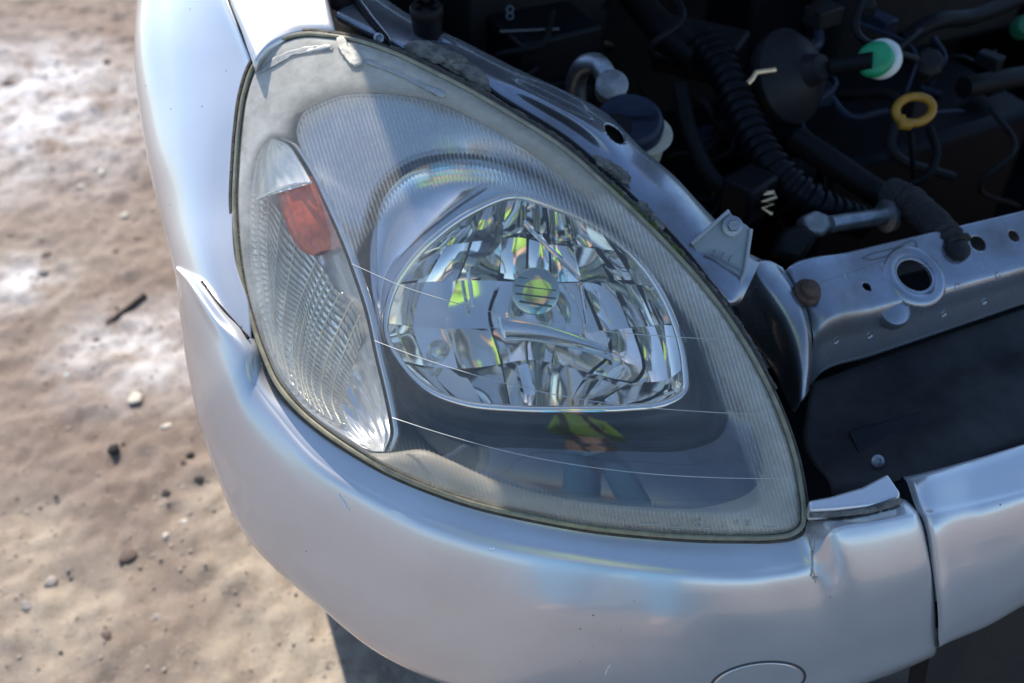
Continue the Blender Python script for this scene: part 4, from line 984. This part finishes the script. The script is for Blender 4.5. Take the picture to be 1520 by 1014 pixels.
hz_ = np.array([float(gheight(np.array(q[0]), np.array(q[1]))) for q in tw])
tw[:, 2] = np.polyval(np.polyfit(np.arange(30), hz_, 2), np.arange(30)) + .0035
o = MB().tube(tw, np.linspace(.0022, .0052, 30) * (1 + .15 * np.random.RandomState(1).rand(30)), 8).build('twig', mat('dark_bark', (.06, .04, .035), .9, var=.4, vscale=120), None)
o['label'] = 'thin dark twig lying slantwise on the dirt'; o['category'] = 'twig'
# uncountable grit
gm = MB(); r = np.random.RandomState(11)
ico = bmesh.new(); bmesh.ops.create_icosphere(ico, subdivisions=1, radius=1); iv = np.array([v.co[:] for v in ico.verts]); iff = [tuple(v.index for v in f.verts) for f in ico.faces]; ico.free()
gvs, gfs = [], []
for k in range(12000):
    x, y = r.uniform(-.95, .1), r.uniform(.1, 2.9); s = .0008 + .0030 * r.rand() ** 4
    p = iv * r.uniform(.7, 1.3, (len(iv), 1)) * s * [1, 1, .6] + [x, y, float(gheight(np.array(x), np.array(y))) + s * .2]
    o_ = len(gvs) * len(iv); gvs.append(p); gfs += [tuple(o_ + i for i in f) for f in iff]
grit = obj('grit', np.vstack(gvs), gfs, mat('grit', (.42, .36, .30), .9, var=.8, vscale=45, dark=(.17, .135, .11)), None, smooth=False)
grit['kind'] = 'stuff'; grit['label'] = 'fine grit and crumbs strewn over the dirt'; grit['category'] = 'grit'

# ------------------------------------------------------------------ the one who looks on (seen only mirrored in lamp and paint)
def person():
    root = bpy.data.objects.new('person', None); COL.objects.link(root); root.location = (-.24, -.84, 0)
    root['label'] = 'person in lime jacket and blue jeans mirrored in headlight and bumper'; root['category'] = 'person'
    def skin(name, nodes, edges, mat_):
        me = bpy.data.meshes.new(name); me.from_pydata([n[0] for n in nodes], edges, []); me.update()
        o = bpy.data.objects.new(name, me); COL.objects.link(o); o.parent = root
        md = o.modifiers.new('skin', 'SKIN'); md.use_smooth_shade = True
        for k, n in enumerate(nodes):
            sv = me.skin_vertices[0].data[k]; sv.radius = n[1] if isinstance(n[1], tuple) else (n[1], n[1]); sv.use_root = k == 0
        o.modifiers.new('sub', 'SUBSURF').render_levels = 2
        me.materials.append(mat_); return o
    sk = mat('skin', (.52, .33, .24), .5); hair = mat('dark_hair', (.03, .022, .018), .6)
    lime = mat('lime_jacket', (.30, .60, .05), .7, var=.15, vscale=12, bump=.4, bscale=30); jean = mat('blue_jeans', (.09, .36, .66), .85, var=.3, vscale=20, bump=.3, bscale=300)
    h = [np.array(CAM) - FWD * .09 + RGT * q - np.array([-.24, -.84, 0]) for q in (-.075, .075)]
    body = [((0, 0, 1.0), (.15, .10)), ((0, .0, 1.20), (.15, .10)), ((0, .01, 1.40), (.17, .105)), ((0, .02, 1.51), (.06, .06)), ((0, .05, 1.60), (.065, .075)), ((0, .075, 1.68), (.075, .09)), ((0, .07, 1.76), (.05, .06)),
            ((.19, .01, 1.42), .055), ((.26, .06, 1.20), .045), (tuple(h[1] + np.array([.03, -.10, -.03])), .032), (tuple(h[1]), (.030, .018)),
            ((-.19, .01, 1.42), .055), ((-.22, .06, 1.20), .045), (tuple(h[0] + np.array([-.03, -.10, -.03])), .032), (tuple(h[0]), (.030, .018)),
            ((.10, 0, .92), .085), ((.12, .03, .50), .060), ((.13, -.02, .09), .042), ((.14, .10, .03), (.035, .03)),
            ((-.10, 0, .92), .085), ((-.12, .03, .50), .060), ((-.13, -.02, .09), .042), ((-.14, .10, .03), (.035, .03))]
    ed = [(0, 1), (1, 2), (2, 3), (3, 4), (4, 5), (5, 6), (2, 7), (7, 8), (8, 9), (9, 10), (2, 11), (11, 12), (12, 13), (13, 14), (0, 15), (15, 16), (16, 17), (17, 18), (0, 19), (19, 20), (20, 21), (21, 22)]
    skin('body', body, ed, sk)
    j = [(p, tuple(x * 1.13 for x in r) if isinstance(r, tuple) else r * 1.22) for p, r in body]
    ji = [0, 1, 2, 3, 7, 8, 9, 11, 12, 13]; jn = [j[k] for k in ji]; jn[3] = ((0, .015, 1.475), .09); jn[0] = ((0, 0, 1.14), (.165, .112))
    skin('jacket', jn, [(0, 1), (1, 2), (2, 3), (2, 4), (4, 5), (5, 6), (2, 7), (7, 8), (8, 9)], lime)
    ti = [0, 15, 16, 17, 19, 20, 21]; tn = [j[k] for k in ti]; tn[0] = ((0, 0, 1.08), (.165, .115))
    skin('trousers', tn, [(0, 1), (1, 2), (2, 3), (0, 4), (4, 5), (5, 6)], jean)
    skin('hair', [((0, .04, 1.74), (.078, .085)), ((0, .02, 1.66), (.07, .06))], [(0, 1)], hair)
    for q in range(2):
        for k in range(4):
            b0 = h[q] + UPV * (.022 - .014 * k) - FWD * .01
            MB().tube(even([b0, b0 + FWD * .025 + RGT * (.012 if q else -.012), b0 + FWD * .045, b0 + FWD * .05 - RGT * (.018 if q else -.018)], 12), .0078, 8).build('finger', sk, root)
        MB().tube(even([h[q] + UPV * .01, h[q] + UPV * .02 - RGT * (.025 if q else -.025), h[q] + UPV * .012 - RGT * (.045 if q else -.045)], 10), .0088, 8).build('thumb', sk, root)
person()
